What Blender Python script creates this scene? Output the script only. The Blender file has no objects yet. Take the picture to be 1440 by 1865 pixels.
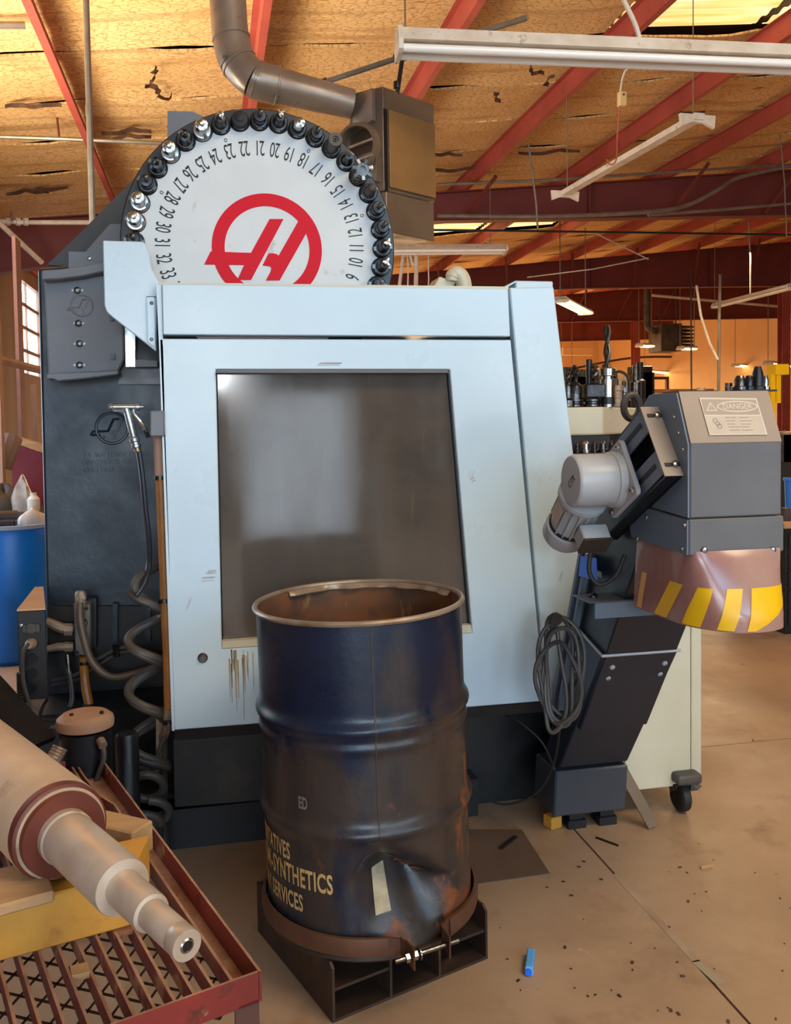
import bpy, bmesh, math, random
from mathutils import Vector, Matrix
random.seed(7)
C = bpy.context.scene.collection
SC = bpy.context.scene
PI = math.pi
rad = math.radians

# ------------------------------------------------------------------ camera
F_PX, CX, CY = 1600.0, 720.0, 840.0
CAM = Vector((0.0, 0.0, 1.475))
YAW, PITCH, ROLL = rad(11.9), rad(2.5), 0.015
Fv = Vector((math.sin(YAW)*math.cos(PITCH), math.cos(YAW)*math.cos(PITCH), -math.sin(PITCH)))
R0 = Vector((math.cos(YAW), -math.sin(YAW), 0.0))
U0 = R0.cross(Fv)
Rv = R0*math.cos(ROLL) - U0*math.sin(ROLL)
Uv = U0*math.cos(ROLL) + R0*math.sin(ROLL)
cam_data = bpy.data.cameras.new('camera')
cam = bpy.data.objects.new('camera', cam_data)
C.objects.link(cam)
m = Matrix((Rv, Uv, -Fv)).transposed().to_4x4()
m.translation = CAM
cam.matrix_world = m
cam_data.sensor_fit = 'HORIZONTAL'
cam_data.sensor_width = 36.0
cam_data.lens = 36.0*F_PX/1440.0
cam_data.shift_x = 0.0
cam_data.shift_y = (CY - 932.5)/1440.0
cam_data.clip_start = 0.05
cam_data.clip_end = 200
SC.camera = cam

def ray(px, py):
    return Fv + Rv*((px-CX)/F_PX) + Uv*((CY-py)/F_PX)
def onX(px, py, x):
    d = ray(px, py); return CAM + d*((x-CAM.x)/d.x)
def onY(px, py, y):
    d = ray(px, py); return CAM + d*((y-CAM.y)/d.y)
def onZ(px, py, z):
    d = ray(px, py); return CAM + d*((z-CAM.z)/d.z)
def atD(px, py, dist):
    return CAM + ray(px, py)*dist

# ------------------------------------------------------------------ world, lights, exposure
SC.view_settings.view_transform = 'Standard'
SC.view_settings.look = 'None'
SC.view_settings.gamma = 1.0
SC.view_settings.use_curve_mapping = False
SC.view_settings.exposure = 0.0
w = bpy.data.worlds.new('sky'); SC.world = w
w.use_nodes = True
bg = w.node_tree.nodes['Background']
bg.inputs[0].default_value = (0.72, 0.86, 1.0, 1)
bg.inputs[1].default_value = 5.0

def area(name, loc, target, sx, sy, power, color):
    l = bpy.data.lights.new(name, 'AREA'); l.shape = 'RECTANGLE'
    l.size, l.size_y, l.energy, l.color = sx, sy, power, color
    o = bpy.data.objects.new(name, l); C.objects.link(o)
    o.location = loc
    o.rotation_euler = (Vector(target)-Vector(loc)).to_track_quat('-Z', 'Y').to_euler()
    return o
# daylight coming in by the big roll-up door behind the photographer
area('door_daylight', (-1.75, -5.7, 1.75), (0.6, 3.0, 1.3), 1.9, 3.2, 50, (0.36, 0.68, 1.0))
area('high_daylight_fill', (2.4, -5.75, 3.75), (1.0, 3.0, 1.4), 5.0, 1.3, 225, (0.34, 0.67, 1.0))  # added high up to stay out of the glass reflection; no window there
# warm overhead fill added to brighten the floor in front of the machine
area('warm_overhead_fill', (2.6, -0.4, 4.7), (2.2, 0.6, 0), 3.0, 1.1, 165, (1.0, 0.80, 0.54))
# sun bounced off the yard, through the side opening on the left
sd = area('side_daylight', (-2.85, 6.0, 1.9), (-1.5, 7.2, 4.7), 3.6, 1.4, 270, (1.0, 0.80, 0.56))
sd.data.spread = rad(125)
# two bright windows high in the wall behind the photographer
area('window_daylight', (-0.15, -5.8, 2.25), (0.0, 3.0, 1.7), 0.75, 0.55, 60, (0.9, 0.96, 1.0))
area('window_daylight', (3.95, -5.8, 2.1), (1.5, 3.0, 1.7), 0.45, 0.4, 30, (0.9, 0.96, 1.0))
# warm fill panels added over the aisle to brighten its floor and walls
for yy, xx, pw in ((6.0, 6.5, 110), (13.0, 8.0, 260), (24.0, 6.0, 900), (32.0, 7.0, 1900), (38.0, 9.0, 2600)):
    area('aisle_fill_light', (xx, yy, 4.1), (xx, yy, 0), 2.4, 1.2, pw, (1.0, 0.58, 0.22) if yy < 10 else (1.0, 0.76, 0.46))

# ------------------------------------------------------------------ materials
def lin(r, g, b):
    def f(v):
        v /= 255.0
        return v/12.92 if v <= 0.04045 else ((v+0.055)/1.055)**2.4
    return (f(r), f(g), f(b), 1.0)
MATS = {}
def mat(name, c1, c2=None, scale=4.0, lo=0.35, hi=0.65, rough=0.5, rvar=0.0, metal=0.0, spec=0.5,
        bump=0.0, bscale=60.0, stretch=(1, 1, 1), dirt=None, dirt2=None, emit=None, alpha=None, trans=0.0, detail=6.0, coat=0.0):
    """principled paint; c2 mottles c1; dirt=(colour, scale, lo, hi, stretch) lays a second blotchy layer of wear over it"""
    mt = bpy.data.materials.new(name); mt.use_nodes = True
    nt = mt.node_tree; N = nt.nodes; L = nt.links
    b = N['Principled BSDF']
    b.inputs['Roughness'].default_value = rough
    b.inputs['Metallic'].default_value = metal
    b.inputs['Specular IOR Level'].default_value = spec
    b.inputs['Coat Weight'].default_value = coat
    b.inputs['Coat Roughness'].default_value = 0.12
    b.inputs['Base Color'].default_value = c1
    if trans: b.inputs['Transmission Weight'].default_value = trans
    tc = N.new('ShaderNodeTexCoord')
    def noise(sc, st, det=detail):
        mp = N.new('ShaderNodeMapping'); mp.inputs['Scale'].default_value = st
        L.new(tc.outputs['Object'], mp.inputs['Vector'])
        n = N.new('ShaderNodeTexNoise'); n.inputs['Scale'].default_value = sc; n.inputs['Detail'].default_value = det
        n.inputs['Roughness'].default_value = 0.6
        L.new(mp.outputs['Vector'], n.inputs['Vector'])
        return n.outputs['Fac']
    def rng(sock, a, z):
        r = N.new('ShaderNodeMapRange'); r.inputs['From Min'].default_value = a; r.inputs['From Max'].default_value = z
        L.new(sock, r.inputs['Value']); return r.outputs['Result']
    def mix(fac, a, bb):
        x = N.new('ShaderNodeMix'); x.data_type = 'RGBA'
        L.new(fac, x.inputs['Factor'])
        for s, v in ((x.inputs[6], a), (x.inputs[7], bb)):
            if isinstance(v, tuple): s.default_value = v
            else: L.new(v, s)
        return x.outputs[2]
    col = c1
    if c2: col = mix(rng(noise(scale, stretch), lo, hi), c1, c2)
    for dd in (dirt, dirt2):
        if dd:
            dc, ds, dlo, dhi, dst = dd
            col = mix(rng(noise(ds, dst), dlo, dhi), col, dc)
    if not isinstance(col, tuple): L.new(col, b.inputs['Base Color'])
    if rvar:
        r = N.new('ShaderNodeMapRange')
        r.inputs['To Min'].default_value = max(0.02, rough-rvar); r.inputs['To Max'].default_value = min(1, rough+rvar)
        r.inputs['From Min'].default_value = 0.3; r.inputs['From Max'].default_value = 0.7
        L.new(noise(scale*2.3, stretch), r.inputs['Value']); L.new(r.outputs['Result'], b.inputs['Roughness'])
    if bump:
        bp = N.new('ShaderNodeBump'); bp.inputs['Strength'].default_value = bump; bp.inputs['Distance'].default_value = 0.01
        L.new(noise(bscale, stretch), bp.inputs['Height']); L.new(bp.outputs['Normal'], b.inputs['Normal'])
    if emit:
        b.inputs['Emission Color'].default_value = emit[0]; b.inputs['Emission Strength'].default_value = emit[1]
    if alpha is not None: b.inputs['Alpha'].default_value = alpha
    MATS[name] = mt
    return mt
one = (1, 1, 1)
enamel = mat('sky_tinted_enamel', lin(198, 220, 232), lin(191, 213, 226), 1.5, rough=0.30, rvar=0.05, spec=0.5, bump=0.03, bscale=5,  # white paint with the blue of reflected sky mixed into its base
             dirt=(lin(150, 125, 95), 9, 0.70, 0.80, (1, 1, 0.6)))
enamel_stain = mat('stained_enamel', lin(198, 219, 231), lin(190, 211, 224), 1.5, rough=0.34, dirt=(lin(140, 112, 70), 7, 0.56, 0.68, (4, 1, 0.35)))
cream = mat('cream_enamel', lin(205, 200, 178), lin(192, 186, 160), 2.0, rough=0.38, dirt=(lin(150, 130, 95), 8, 0.68, 0.8, one))
castgrey = mat('dark_cast_paint', lin(32, 46, 59), lin(27, 40, 51), 3, rough=0.42, rvar=0.1, bump=0.12, bscale=30, dirt=(lin(84, 80, 76), 2.2, 0.55, 0.8, one))
headgrey = mat('mid_grey_paint', lin(112, 115, 122), lin(103, 106, 112), 3, rough=0.45, bump=0.1, bscale=40)
platedark = mat('charcoal_plate', lin(72, 74, 76), lin(62, 63, 65), 3, rough=0.6, bump=0.05)
basedark = mat('shaded_base_paint', lin(32, 31, 32), lin(23, 23, 24), 3, rough=0.55, dirt=(lin(70, 56, 42), 4, 0.6, 0.85, one))  # kept near black so the colour carries the shade under the machine
blackp = mat('black_paint', lin(22, 24, 28), lin(15, 16, 19), 4, rough=0.4, rvar=0.1)
rubber = mat('grey_rubber', lin(58, 57, 57), lin(78, 72, 66), 6, rough=0.5, rvar=0.1)
blackrub = mat('black_rubber', lin(20, 20, 21), lin(34, 32, 30), 8, rough=0.6)
amber = mat('amber_hose', lin(176, 112, 42), lin(140, 88, 40), 8, rough=0.35)
steel = mat('bright_steel', lin(190, 190, 188), lin(150, 148, 145), 14, rough=0.25, rvar=0.1, metal=1.0)
steel2 = mat('oily_steel', lin(110, 108, 106), lin(70, 66, 62), 20, rough=0.3, rvar=0.1, metal=1.0)
blacksteel = mat('blackened_steel', lin(66, 66, 68), lin(42, 42, 44), 20, rough=0.32, rvar=0.1, metal=0.8)
carbide = mat('carbide', lin(78, 74, 72), lin(56, 52, 50), 30, rough=0.35, metal=0.9)
brasst = mat('coated_insert_steel', lin(205, 196, 180), lin(150, 130, 110), 40, rough=0.2, metal=1.0)
galv = mat('galvanized_duct', lin(156, 138, 122), lin(134, 116, 100), 5, rough=0.36, rvar=0.12, metal=0.4, dirt=(lin(120, 86, 60), 6, 0.6, 0.8, one))
brownsteel = mat('bronze_sheet_metal', lin(126, 106, 86), lin(108, 90, 72), 3, rough=0.38, rvar=0.1, metal=0.3)
discw = mat('carousel_white', lin(214, 219, 220), lin(204, 210, 212), 3, rough=0.42, dirt=(lin(150, 140, 125), 10, 0.63, 0.78, one))
discb = mat('carousel_black', lin(26, 27, 30), rough=0.35)
logored = mat('logo_red', lin(208, 22, 42), rough=0.5, spec=0.15)
ink = mat('black_ink', lin(26, 26, 28), rough=0.6)
purl = mat('red_oxide_paint', lin(178, 82, 70), lin(156, 68, 57), 2, rough=0.55, dirt=(lin(110, 50, 40), 6, 0.62, 0.8, one))
maroon = mat('maroon_frame_paint', lin(118, 50, 43), lin(104, 42, 37), 1.2, rough=0.6)
condu = mat('grey_conduit', lin(150, 142, 130), lin(128, 118, 104), 6, rough=0.4, metal=0.5)
fixw = mat('aged_white_fixture', lin(228, 220, 207), lin(210, 196, 176), 8, rough=0.45, dirt=(lin(140, 105, 70), 14, 0.6, 0.75, one))
tubew = mat('unlit_tube_glass', lin(246, 243, 237), rough=0.2, spec=0.6)
warm_on = mat('lit_tube', lin(255, 226, 160), rough=0.4, emit=((1.0, 0.72, 0.34, 1), 9.0))
skyl = mat('skylight_fibreglass', lin(235, 200, 120), rough=0.6, emit=((1.0, 0.74, 0.30, 1), 1.5))
winglow2 = mat('bright_daylit_pane', lin(240, 240, 235), rough=0.4, emit=((0.95, 0.97, 1.0, 1), 22.0))
winglow = mat('daylit_pane', lin(240, 240, 235), rough=0.4, emit=((1.0, 0.93, 0.82, 1), 5.5))
wood = mat('dusty_wood', lin(196, 158, 112), lin(172, 132, 90), 3, rough=0.8, stretch=(1, 6, 6), bump=0.2, bscale=20)
yellow = mat('yellow_timber_paint', lin(214, 158, 60), lin(188, 130, 48), 4, rough=0.55, dirt=(lin(130, 84, 40), 7, 0.6, 0.75, one))
rollerm = mat('dusty_roller_steel', lin(206, 180, 152), lin(188, 160, 132), 5, rough=0.55, rvar=0.1, metal=0.1, dirt=(lin(120, 92, 70), 9, 0.62, 0.8, one))
shaftm = mat('ground_shaft_steel', lin(206, 190, 172), lin(184, 166, 146), 9, rough=0.42, rvar=0.12, metal=0.3, dirt=(lin(110, 90, 75), 16, 0.64, 0.78, (1, 1, 1)))
rollred = mat('rust_red_collar', lin(112, 50, 32), lin(92, 40, 28), 8, rough=0.5)
cartworn = mat('bare_worn_edge', lin(186, 150, 122), lin(150, 104, 84), 12, rough=0.5, metal=0.2)
cartred = mat('chipped_red_paint', lin(138, 46, 38), lin(112, 38, 32), 3, rough=0.5, dirt=(lin(176, 136, 104), 9, 0.58, 0.63, one), dirt2=(lin(78, 42, 30), 14, 0.60, 0.70, one))
cartedge = mat('worn_bar_steel', lin(150, 108, 84), lin(140, 56, 44), 9, rough=0.55, metal=0.2, dirt=(lin(84, 52, 38), 15, 0.6, 0.75, one))
meshm = mat('expanded_metal', lin(70, 52, 42), lin(50, 36, 30), 10, rough=0.6, metal=0.3)
palm = mat('rusty_plate', lin(66, 46, 34), lin(48, 34, 27), 5, rough=0.6, rvar=0.1, metal=0.2, dirt=(lin(110, 84, 60), 7, 0.6, 0.8, one))
drumin = mat('rusted_drum_inside', lin(140, 82, 34), lin(86, 60, 44), 4, rough=0.7, dirt=(lin(180, 130, 70), 12, 0.62, 0.75, (1, 1, .4)), dirt2=(lin(60, 46, 40), 5, 0.55, 0.7, one))
convg = mat('conveyor_sky_lit', lin(100, 115, 133), lin(90, 104, 120), 2, rough=0.42, rvar=0.08, bump=0.05)  # blue skylight on the left-hand faces put into this paint
convd = mat('conveyor_underside_shade', lin(32, 41, 52), lin(26, 33, 43), 2, rough=0.4, rvar=0.08)  # darkened to hold the shade of the downward-facing trough
hoodg = mat('hood_grey', lin(102, 101, 102), lin(92, 91, 92), 3, rough=0.42, rvar=0.08, dirt=(lin(150, 140, 130), 5, 0.6, 0.85, one))
motorg = mat('motor_silver_paint', lin(176, 178, 180), lin(164, 166, 168), 4, rough=0.36)
signw = mat('faded_sign_film', lin(178, 164, 148), lin(196, 180, 160), 8, rough=0.5)
signl = mat('faded_sign_line', lin(208, 194, 176), rough=0.5)
signd = mat('faded_sign_mark', lin(160, 144, 128), rough=0.5)
hazy = mat('hazard_yellow', lin(244, 196, 20), lin(232, 178, 20), 9, rough=0.4)
blue_st = mat('blue_sticker', lin(26, 112, 250), rough=0.4)
bluedrum = mat('blue_plastic', lin(4, 124, 226), lin(2, 108, 204), 2, rough=0.38)
paper = mat('white_paper', lin(215, 212, 205), lin(200, 196, 188), 12, rough=0.8)
bluep = mat('light_blue_plastic', lin(70, 150, 226), lin(110, 176, 230), 10, rough=0.4)
tanlid = mat('dusty_tan_lid', lin(176, 136, 108), lin(160, 120, 92), 4, rough=0.6, bump=0.1)
junk = mat('grimy_metal', lin(88, 80, 72), lin(60, 54, 50), 5, rough=0.5, metal=0.3)
redboard = mat('crimson_board', lin(122, 26, 44), lin(108, 22, 38), 3, rough=0.5)
wallcream = mat('cream_wall', lin(232, 198, 150), lin(220, 186, 138), 0.4, rough=0.85)
wallwood = mat('brown_wall_boards', lin(152, 128, 116), lin(132, 110, 98), 0.8, rough=0.8, stretch=(3, 3, .5))
deck = mat('dark_roof_deck', lin(70, 46, 34), lin(54, 36, 28), 1, rough=0.8)
hoistyel = mat('safety_yellow', lin(248, 206, 20), rough=0.4)
plasticbag = mat('clear_bag', lin(170, 160, 150), lin(120, 110, 104), 9, rough=0.3)
glassdark = mat('dirty_window_film', lin(78, 72, 68), lin(94, 84, 74), 1.2, lo=0.3, hi=0.7, rough=0.10, rvar=0.05, spec=0.6, stretch=(3, 1, .6),
                dirt=(lin(120, 100, 78), 5, 0.62, 0.85, (7, 1, .4)), dirt2=(lin(44, 40, 38), 1.5, 0.5, 0.75, one))

def tex_setup(name):
    mt = bpy.data.materials.new(name); mt.use_nodes = True
    nt = mt.node_tree
    tc = nt.nodes.new('ShaderNodeTexCoord')
    return mt, nt, nt.nodes, nt.links, nt.nodes['Principled BSDF'], tc

# roof insulation behind chicken wire: netting cells as fine relief, tears and water stains as wear
def make_insulation():
    mt, nt, N, L, b, tc = tex_setup('wire_netted_insulation')
    def mp(s):
        x = N.new('ShaderNodeMapping'); x.inputs['Scale'].default_value = s
        L.new(tc.outputs['Object'], x.inputs['Vector']); return x.outputs['Vector']
    def nz(v, sc, det=6):
        n = N.new('ShaderNodeTexNoise'); n.inputs['Scale'].default_value = sc; n.inputs['Detail'].default_value = det
        L.new(v, n.inputs['Vector']); return n.outputs['Fac']
    def rng(s, a, z):
        r = N.new('ShaderNodeMapRange'); r.inputs['From Min'].default_value = a; r.inputs['From Max'].default_value = z
        L.new(s, r.inputs['Value']); return r.outputs['Result']
    def mix(f, a, bb):
        x = N.new('ShaderNodeMix'); x.data_type = 'RGBA'; L.new(f, x.inputs['Factor'])
        for s, v in ((x.inputs[6], a), (x.inputs[7], bb)):
            if isinstance(v, tuple): s.default_value = v
            else: L.new(v, s)
        return x.outputs[2]
    base = mix(rng(nz(mp((.5, 1, 1)), 1.2), .3, .7), lin(238, 200, 140), lin(220, 178, 116))
    base = mix(rng(nz(mp((.35, 2.5, 1)), 1.6), .56, .72), base, lin(168, 124, 78))
    base = mix(rng(nz(mp((.5, 3.0, 1)), 1.7, 9), .70, .73), base, lin(70, 50, 36))
    v = N.new('ShaderNodeTexVoronoi'); v.feature = 'DISTANCE_TO_EDGE'; v.inputs['Scale'].default_value = 1.0
    L.new(mp((12, 30, 1)), v.inputs['Vector'])
    wire = rng(v.outputs['Distance'], 0.0, 0.11)
    col = mix(wire, lin(176, 132, 82), base)
    L.new(col, b.inputs['Base Color'])
    b.inputs['Roughness'].default_value = 0.8
    bp = N.new('ShaderNodeBump'); bp.inputs['Strength'].default_value = 0.5; bp.inputs['Distance'].default_value = 0.012
    L.new(v.outputs['Distance'], bp.inputs['Height']); L.new(bp.outputs['Normal'], b.inputs['Normal'])
    return mt
insul = make_insulation()

def make_concrete():
    mt, nt, N, L, b, tc = tex_setup('worn_concrete')
    def nz(sc, det=8, st=(1, 1, 1)):
        x = N.new('ShaderNodeMapping'); x.inputs['Scale'].default_value = st
        L.new(tc.outputs['Object'], x.inputs['Vector'])
        n = N.new('ShaderNodeTexNoise'); n.inputs['Scale'].default_value = sc; n.inputs['Detail'].default_value = det
        n.inputs['Roughness'].default_value = 0.65
        L.new(x.outputs['Vector'], n.inputs['Vector']); return n.outputs['Fac']
    def rng(s, a, z, t0=0, t1=1):
        r = N.new('ShaderNodeMapRange'); r.inputs['From Min'].default_value = a; r.inputs['From Max'].default_value = z
        r.inputs['To Min'].default_value = t0; r.inputs['To Max'].default_value = t1
        L.new(s, r.inputs['Value']); return r.outputs['Result']
    def mix(f, a, bb):
        x = N.new('ShaderNodeMix'); x.data_type = 'RGBA'; L.new(f, x.inputs['Factor'])
        for s, v in ((x.inputs[6], a), (x.inputs[7], bb)):
            if isinstance(v, tuple): s.default_value = v
            else: L.new(v, s)
        return x.outputs[2]
    col = mix(rng(nz(1.3), .3, .7), lin(178, 150, 122), lin(154, 126, 100))
    col = mix(rng(nz(4.5), .55, .75), col, lin(134, 104, 80))
    col = mix(rng(nz(0.6), .52, .66), col, lin(146, 120, 98))
    col = mix(rng(nz(13, 10), .68, .72), col, lin(84, 62, 48))
    col = mix(rng(nz(7, 10, (1, 2.2, 1)), .69, .72), col, lin(204, 178, 150))
    L.new(col, b.inputs['Base Color'])
    L.new(rng(nz(2.0), .3, .7, .32, .6), b.inputs['Roughness'])
    bp = N.new('ShaderNodeBump'); bp.inputs['Strength'].default_value = 0.12; bp.inputs['Distance'].default_value = 0.01
    L.new(nz(40), bp.inputs['Height']); L.new(bp.outputs['Normal'], b.inputs['Normal'])
    return mt
concrete = make_concrete()

# drum paint: dark blue enamel worn to grey and rust; the wear is tied to the drum's own height and sides
def make_drum():
    mt, nt, N, L, b, tc = tex_setup('worn_blue_drum_paint')
    sep = N.new('ShaderNodeSeparateXYZ'); L.new(tc.outputs['Object'], sep.inputs[0])
    def nz(sc, det=8, st=(1, 1, 1)):
        x = N.new('ShaderNodeMapping'); x.inputs['Scale'].default_value = st
        L.new(tc.outputs['Object'], x.inputs['Vector'])
        n = N.new('ShaderNodeTexNoise'); n.inputs['Scale'].default_value = sc; n.inputs['Detail'].default_value = det
        n.inputs['Roughness'].default_value = 0.65
        L.new(x.outputs['Vector'], n.inputs['Vector']); return n.outputs['Fac']
    def rng(s, a, z, t0=0, t1=1):
        r = N.new('ShaderNodeMapRange'); r.inputs['From Min'].default_value = a; r.inputs['From Max'].default_value = z
        r.inputs['To Min'].default_value = t0; r.inputs['To Max'].default_value = t1
        L.new(s, r.inputs['Value']); return r.outputs['Result']
    def mt2(op, a, bb):
        x = N.new('ShaderNodeMath'); x.operation = op
        for i, v in enumerate((a, bb)):
            if isinstance(v, (int, float)): x.inputs[i].default_value = v
            else: L.new(v, x.inputs[i])
        return x.outputs[0]
    def mix(f, a, bb):
        x = N.new('ShaderNodeMix'); x.data_type = 'RGBA'; L.new(f, x.inputs['Factor'])
        for s, v in ((x.inputs[6], a), (x.inputs[7], bb)):
            if isinstance(v, tuple): s.default_value = v
            else: L.new(v, s)
        return x.outputs[2]
    low = rng(sep.outputs['Z'], 0.62, 0.44)            # the lower two thirds have lost most of their colour
    right = rng(sep.outputs['X'], -0.05, 0.22)
    col = mix(rng(nz(5), .35, .7), lin(10, 30, 56), lin(7, 20, 40))
    grime = mix(rng(nz(6, 8, (2, 2, .6)), .35, .65), lin(62, 53, 47), lin(40, 37, 38))
    n1 = nz(4.5, 9, (1.4, 1.4, .5))
    f1 = rng(mt2('ADD', n1, mt2('ADD', mt2('MULTIPLY', low, .24), mt2('MULTIPLY', right, .16))), .57, .72)
    col = mix(f1, col, grime)
    n2 = nz(5.5, 10, (1.3, 1.3, .8))
    f2 = rng(mt2('ADD', n2, mt2('ADD', mt2('MULTIPLY', right, .10), mt2('MULTIPLY', rng(sep.outputs['Z'], .12, .0), .2))), .665, .72)
    col = mix(f2, col, mix(rng(nz(22), .4, .6), lin(126, 66, 30), lin(92, 56, 36)))
    f3 = rng(nz(26, 8, (1, 1, .7)), .72, .75)
    col = mix(f3, col, lin(150, 130, 110))
    L.new(col, b.inputs['Base Color'])
    L.new(mt2('ADD', rng(nz(9), .3, .7, .24, .40), mt2('MULTIPLY', f2, .25)), b.inputs['Roughness'])
    bp = N.new('ShaderNodeBump'); bp.inputs['Strength'].default_value = 0.15; bp.inputs['Distance'].default_value = 0.01
    L.new(nz(18), bp.inputs['Height']); L.new(bp.outputs['Normal'], b.inputs['Normal'])
    return mt
drumpaint = make_drum()
drumtext = mat('worn_gold_lettering', lin(206, 176, 116), lin(188, 150, 90), 30, rough=0.5)
# clear pinkish plastic curtain with printed hazard bars
curtainm = mat('pink_vinyl', lin(186, 142, 132), lin(166, 116, 110), 4, rough=0.22, spec=0.7, trans=0.25, dirt=(lin(196, 168, 150), 3, 0.5, 0.75, (1, 1, .5)))

# ------------------------------------------------------------------ mesh helpers
class MB:
    def __init__(s): s.v = []; s.f = []
    def add(s, vs, fs):
        o = len(s.v); s.v += [Vector(v) for v in vs]; s.f += [tuple(i+o for i in f) for f in fs]; return s
    def box(s, lo, hi):
        x0, y0, z0 = lo; x1, y1, z1 = hi
        return s.add([(x0,y0,z0),(x1,y0,z0),(x1,y1,z0),(x0,y1,z0),(x0,y0,z1),(x1,y0,z1),(x1,y1,z1),(x0,y1,z1)],
                     [(0,3,2,1),(4,5,6,7),(0,1,5,4),(1,2,6,5),(2,3,7,6),(3,0,4,7)])
    def obox(s, c, ax, ay, az, sx, sy, sz):
        """oriented box: centre, three unit axes, full sizes"""
        c = Vector(c); ax = Vector(ax)*sx/2; ay = Vector(ay)*sy/2; az = Vector(az)*sz/2
        vs = [c+ax*i+ay*j+az*k for k in (-1, 1) for i, j in ((-1,-1),(1,-1),(1,1),(-1,1))]
        return s.add(vs, [(0,3,2,1),(4,5,6,7),(0,1,5,4),(1,2,6,5),(2,3,7,6),(3,0,4,7)])
    def prism(s, poly, vec):
        n = len(poly); vec = Vector(vec); p = [Vector(q) for q in poly]
        vs = p + [q+vec for q in p]
        fs = [tuple(range(n)), tuple(range(2*n-1, n-1, -1))] + [(i+n, (i+1) % n+n, (i+1) % n, i) for i in range(n)]
        return s.add(vs, fs)
    def ring(s, outer, inner, vec):
        n = len(outer); vec = Vector(vec)
        o = [Vector(q) for q in outer]; i_ = [Vector(q) for q in inner]
        vs = o + i_ + [q+vec for q in o] + [q+vec for q in i_]
        fs = []
        for k in range(n):
            j = (k+1) % n
            fs += [(k, j, n+j, n+k), (2*n+j, 2*n+k, 3*n+k, 3*n+j), (k, 2*n+k, 2*n+j, j), (n+k, n+j, 3*n+j, 3*n+k)]
        return s.add(vs, fs)
    def lathe(s, prof, o=(0,0,0), axis=(0,0,1), n=24, caps=True):
        o = Vector(o); a = Vector(axis).normalized()
        u = a.orthogonal().normalized(); w_ = a.cross(u)
        vs = []; fs = []
        for r, h in prof:
            for k in range(n):
                t = 2*PI*k/n; vs.append(o + a*h + (u*math.cos(t)+w_*math.sin(t))*r)
        for i in range(len(prof)-1):
            for k in range(n):
                j = (k+1) % n; fs.append((i*n+k, i*n+j, (i+1)*n+j, (i+1)*n+k))
        if caps:
            if prof[0][0] > 1e-5: fs.append(tuple(range(n-1, -1, -1)))
            if prof[-1][0] > 1e-5: fs.append(tuple((len(prof)-1)*n+k for k in range(n)))
        return s.add(vs, fs)
    def cyl(s, p0, p1, r, n=12, r1=None):
        p0 = Vector(p0); p1 = Vector(p1); d = p1-p0
        return s.lathe([(r, 0), (r if r1 is None else r1, d.length)], p0, d, n)
    def tube(s, path, r, n=8, closed=False):
        p = [Vector(q) for q in path]; m_ = len(p)
        rs = r if isinstance(r, (list, tuple)) else [r]*m_
        vs = []; fs = []
        t0 = (p[1]-p[0]).normalized(); u = t0.orthogonal().normalized()
        for i in range(m_):
            a = p[i-1] if (i > 0 or closed) else p[i]
            b_ = p[(i+1) % m_] if (i < m_-1 or closed) else p[i]
            t = (b_-a).normalized()
            u = (u - t*u.dot(t)).normalized(); w_ = t.cross(u)
            for k in range(n):
                g = 2*PI*k/n; vs.append(p[i] + (u*math.cos(g)+w_*math.sin(g))*rs[i])
        for i in range(m_ if closed else m_-1):
            ii = (i+1) % m_
            for k in range(n):
                j = (k+1) % n; fs.append((i*n+k, i*n+j, ii*n+j, ii*n+k))
        if not closed:
            fs.append(tuple(range(n-1, -1, -1))); fs.append(tuple((m_-1)*n+k for k in range(n)))
        return s.add(vs, fs)
    def grid(s, fn, nu, nv):
        vs = [fn(i/nu, j/nv) for j in range(nv+1) for i in range(nu+1)]
        fs = [(j*(nu+1)+i, j*(nu+1)+i+1, (j+1)*(nu+1)+i+1, (j+1)*(nu+1)+i) for j in range(nv) for i in range(nu)]
        return s.add(vs, fs)
    def slab(s, fn, nu, nv, off):
        """a sheet with thickness: off = displacement vector of the second skin"""
        off = Vector(off); a = len(s.v); s.grid(fn, nu, nv); b_ = len(s.v)
        s.grid(lambda u, v: Vector(fn(u, v))+off, nu, nv)
        W = nu+1
        rim = [i for i in range(nu)] + [j*W+nu for j in range(nv)] + [nv*W+i for i in range(nu, 0, -1)] + [j*W for j in range(nv, 0, -1)]
        for q in range(len(rim)):
            i, j = rim[q], rim[(q+1) % len(rim)]
            s.f.append((a+i, b_+i, b_+j, a+j))
        return s

def spline(pts, k=6):
    p = [Vector(q) for q in pts]; out = []
    for i in range(len(p)-1):
        a = p[i-1] if i else p[i]*2-p[i+1]
        d = p[i+2] if i+2 < len(p) else p[i+1]*2-p[i]
        b_, c = p[i], p[i+1]
        for j in range(k):
            t = j/k
            out.append(0.5*((2*b_)+(c-a)*t+(2*a-5*b_+4*c-d)*t*t+(3*b_-a-3*c+d)*t**3))
    out.append(p[-1]); return out

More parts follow.
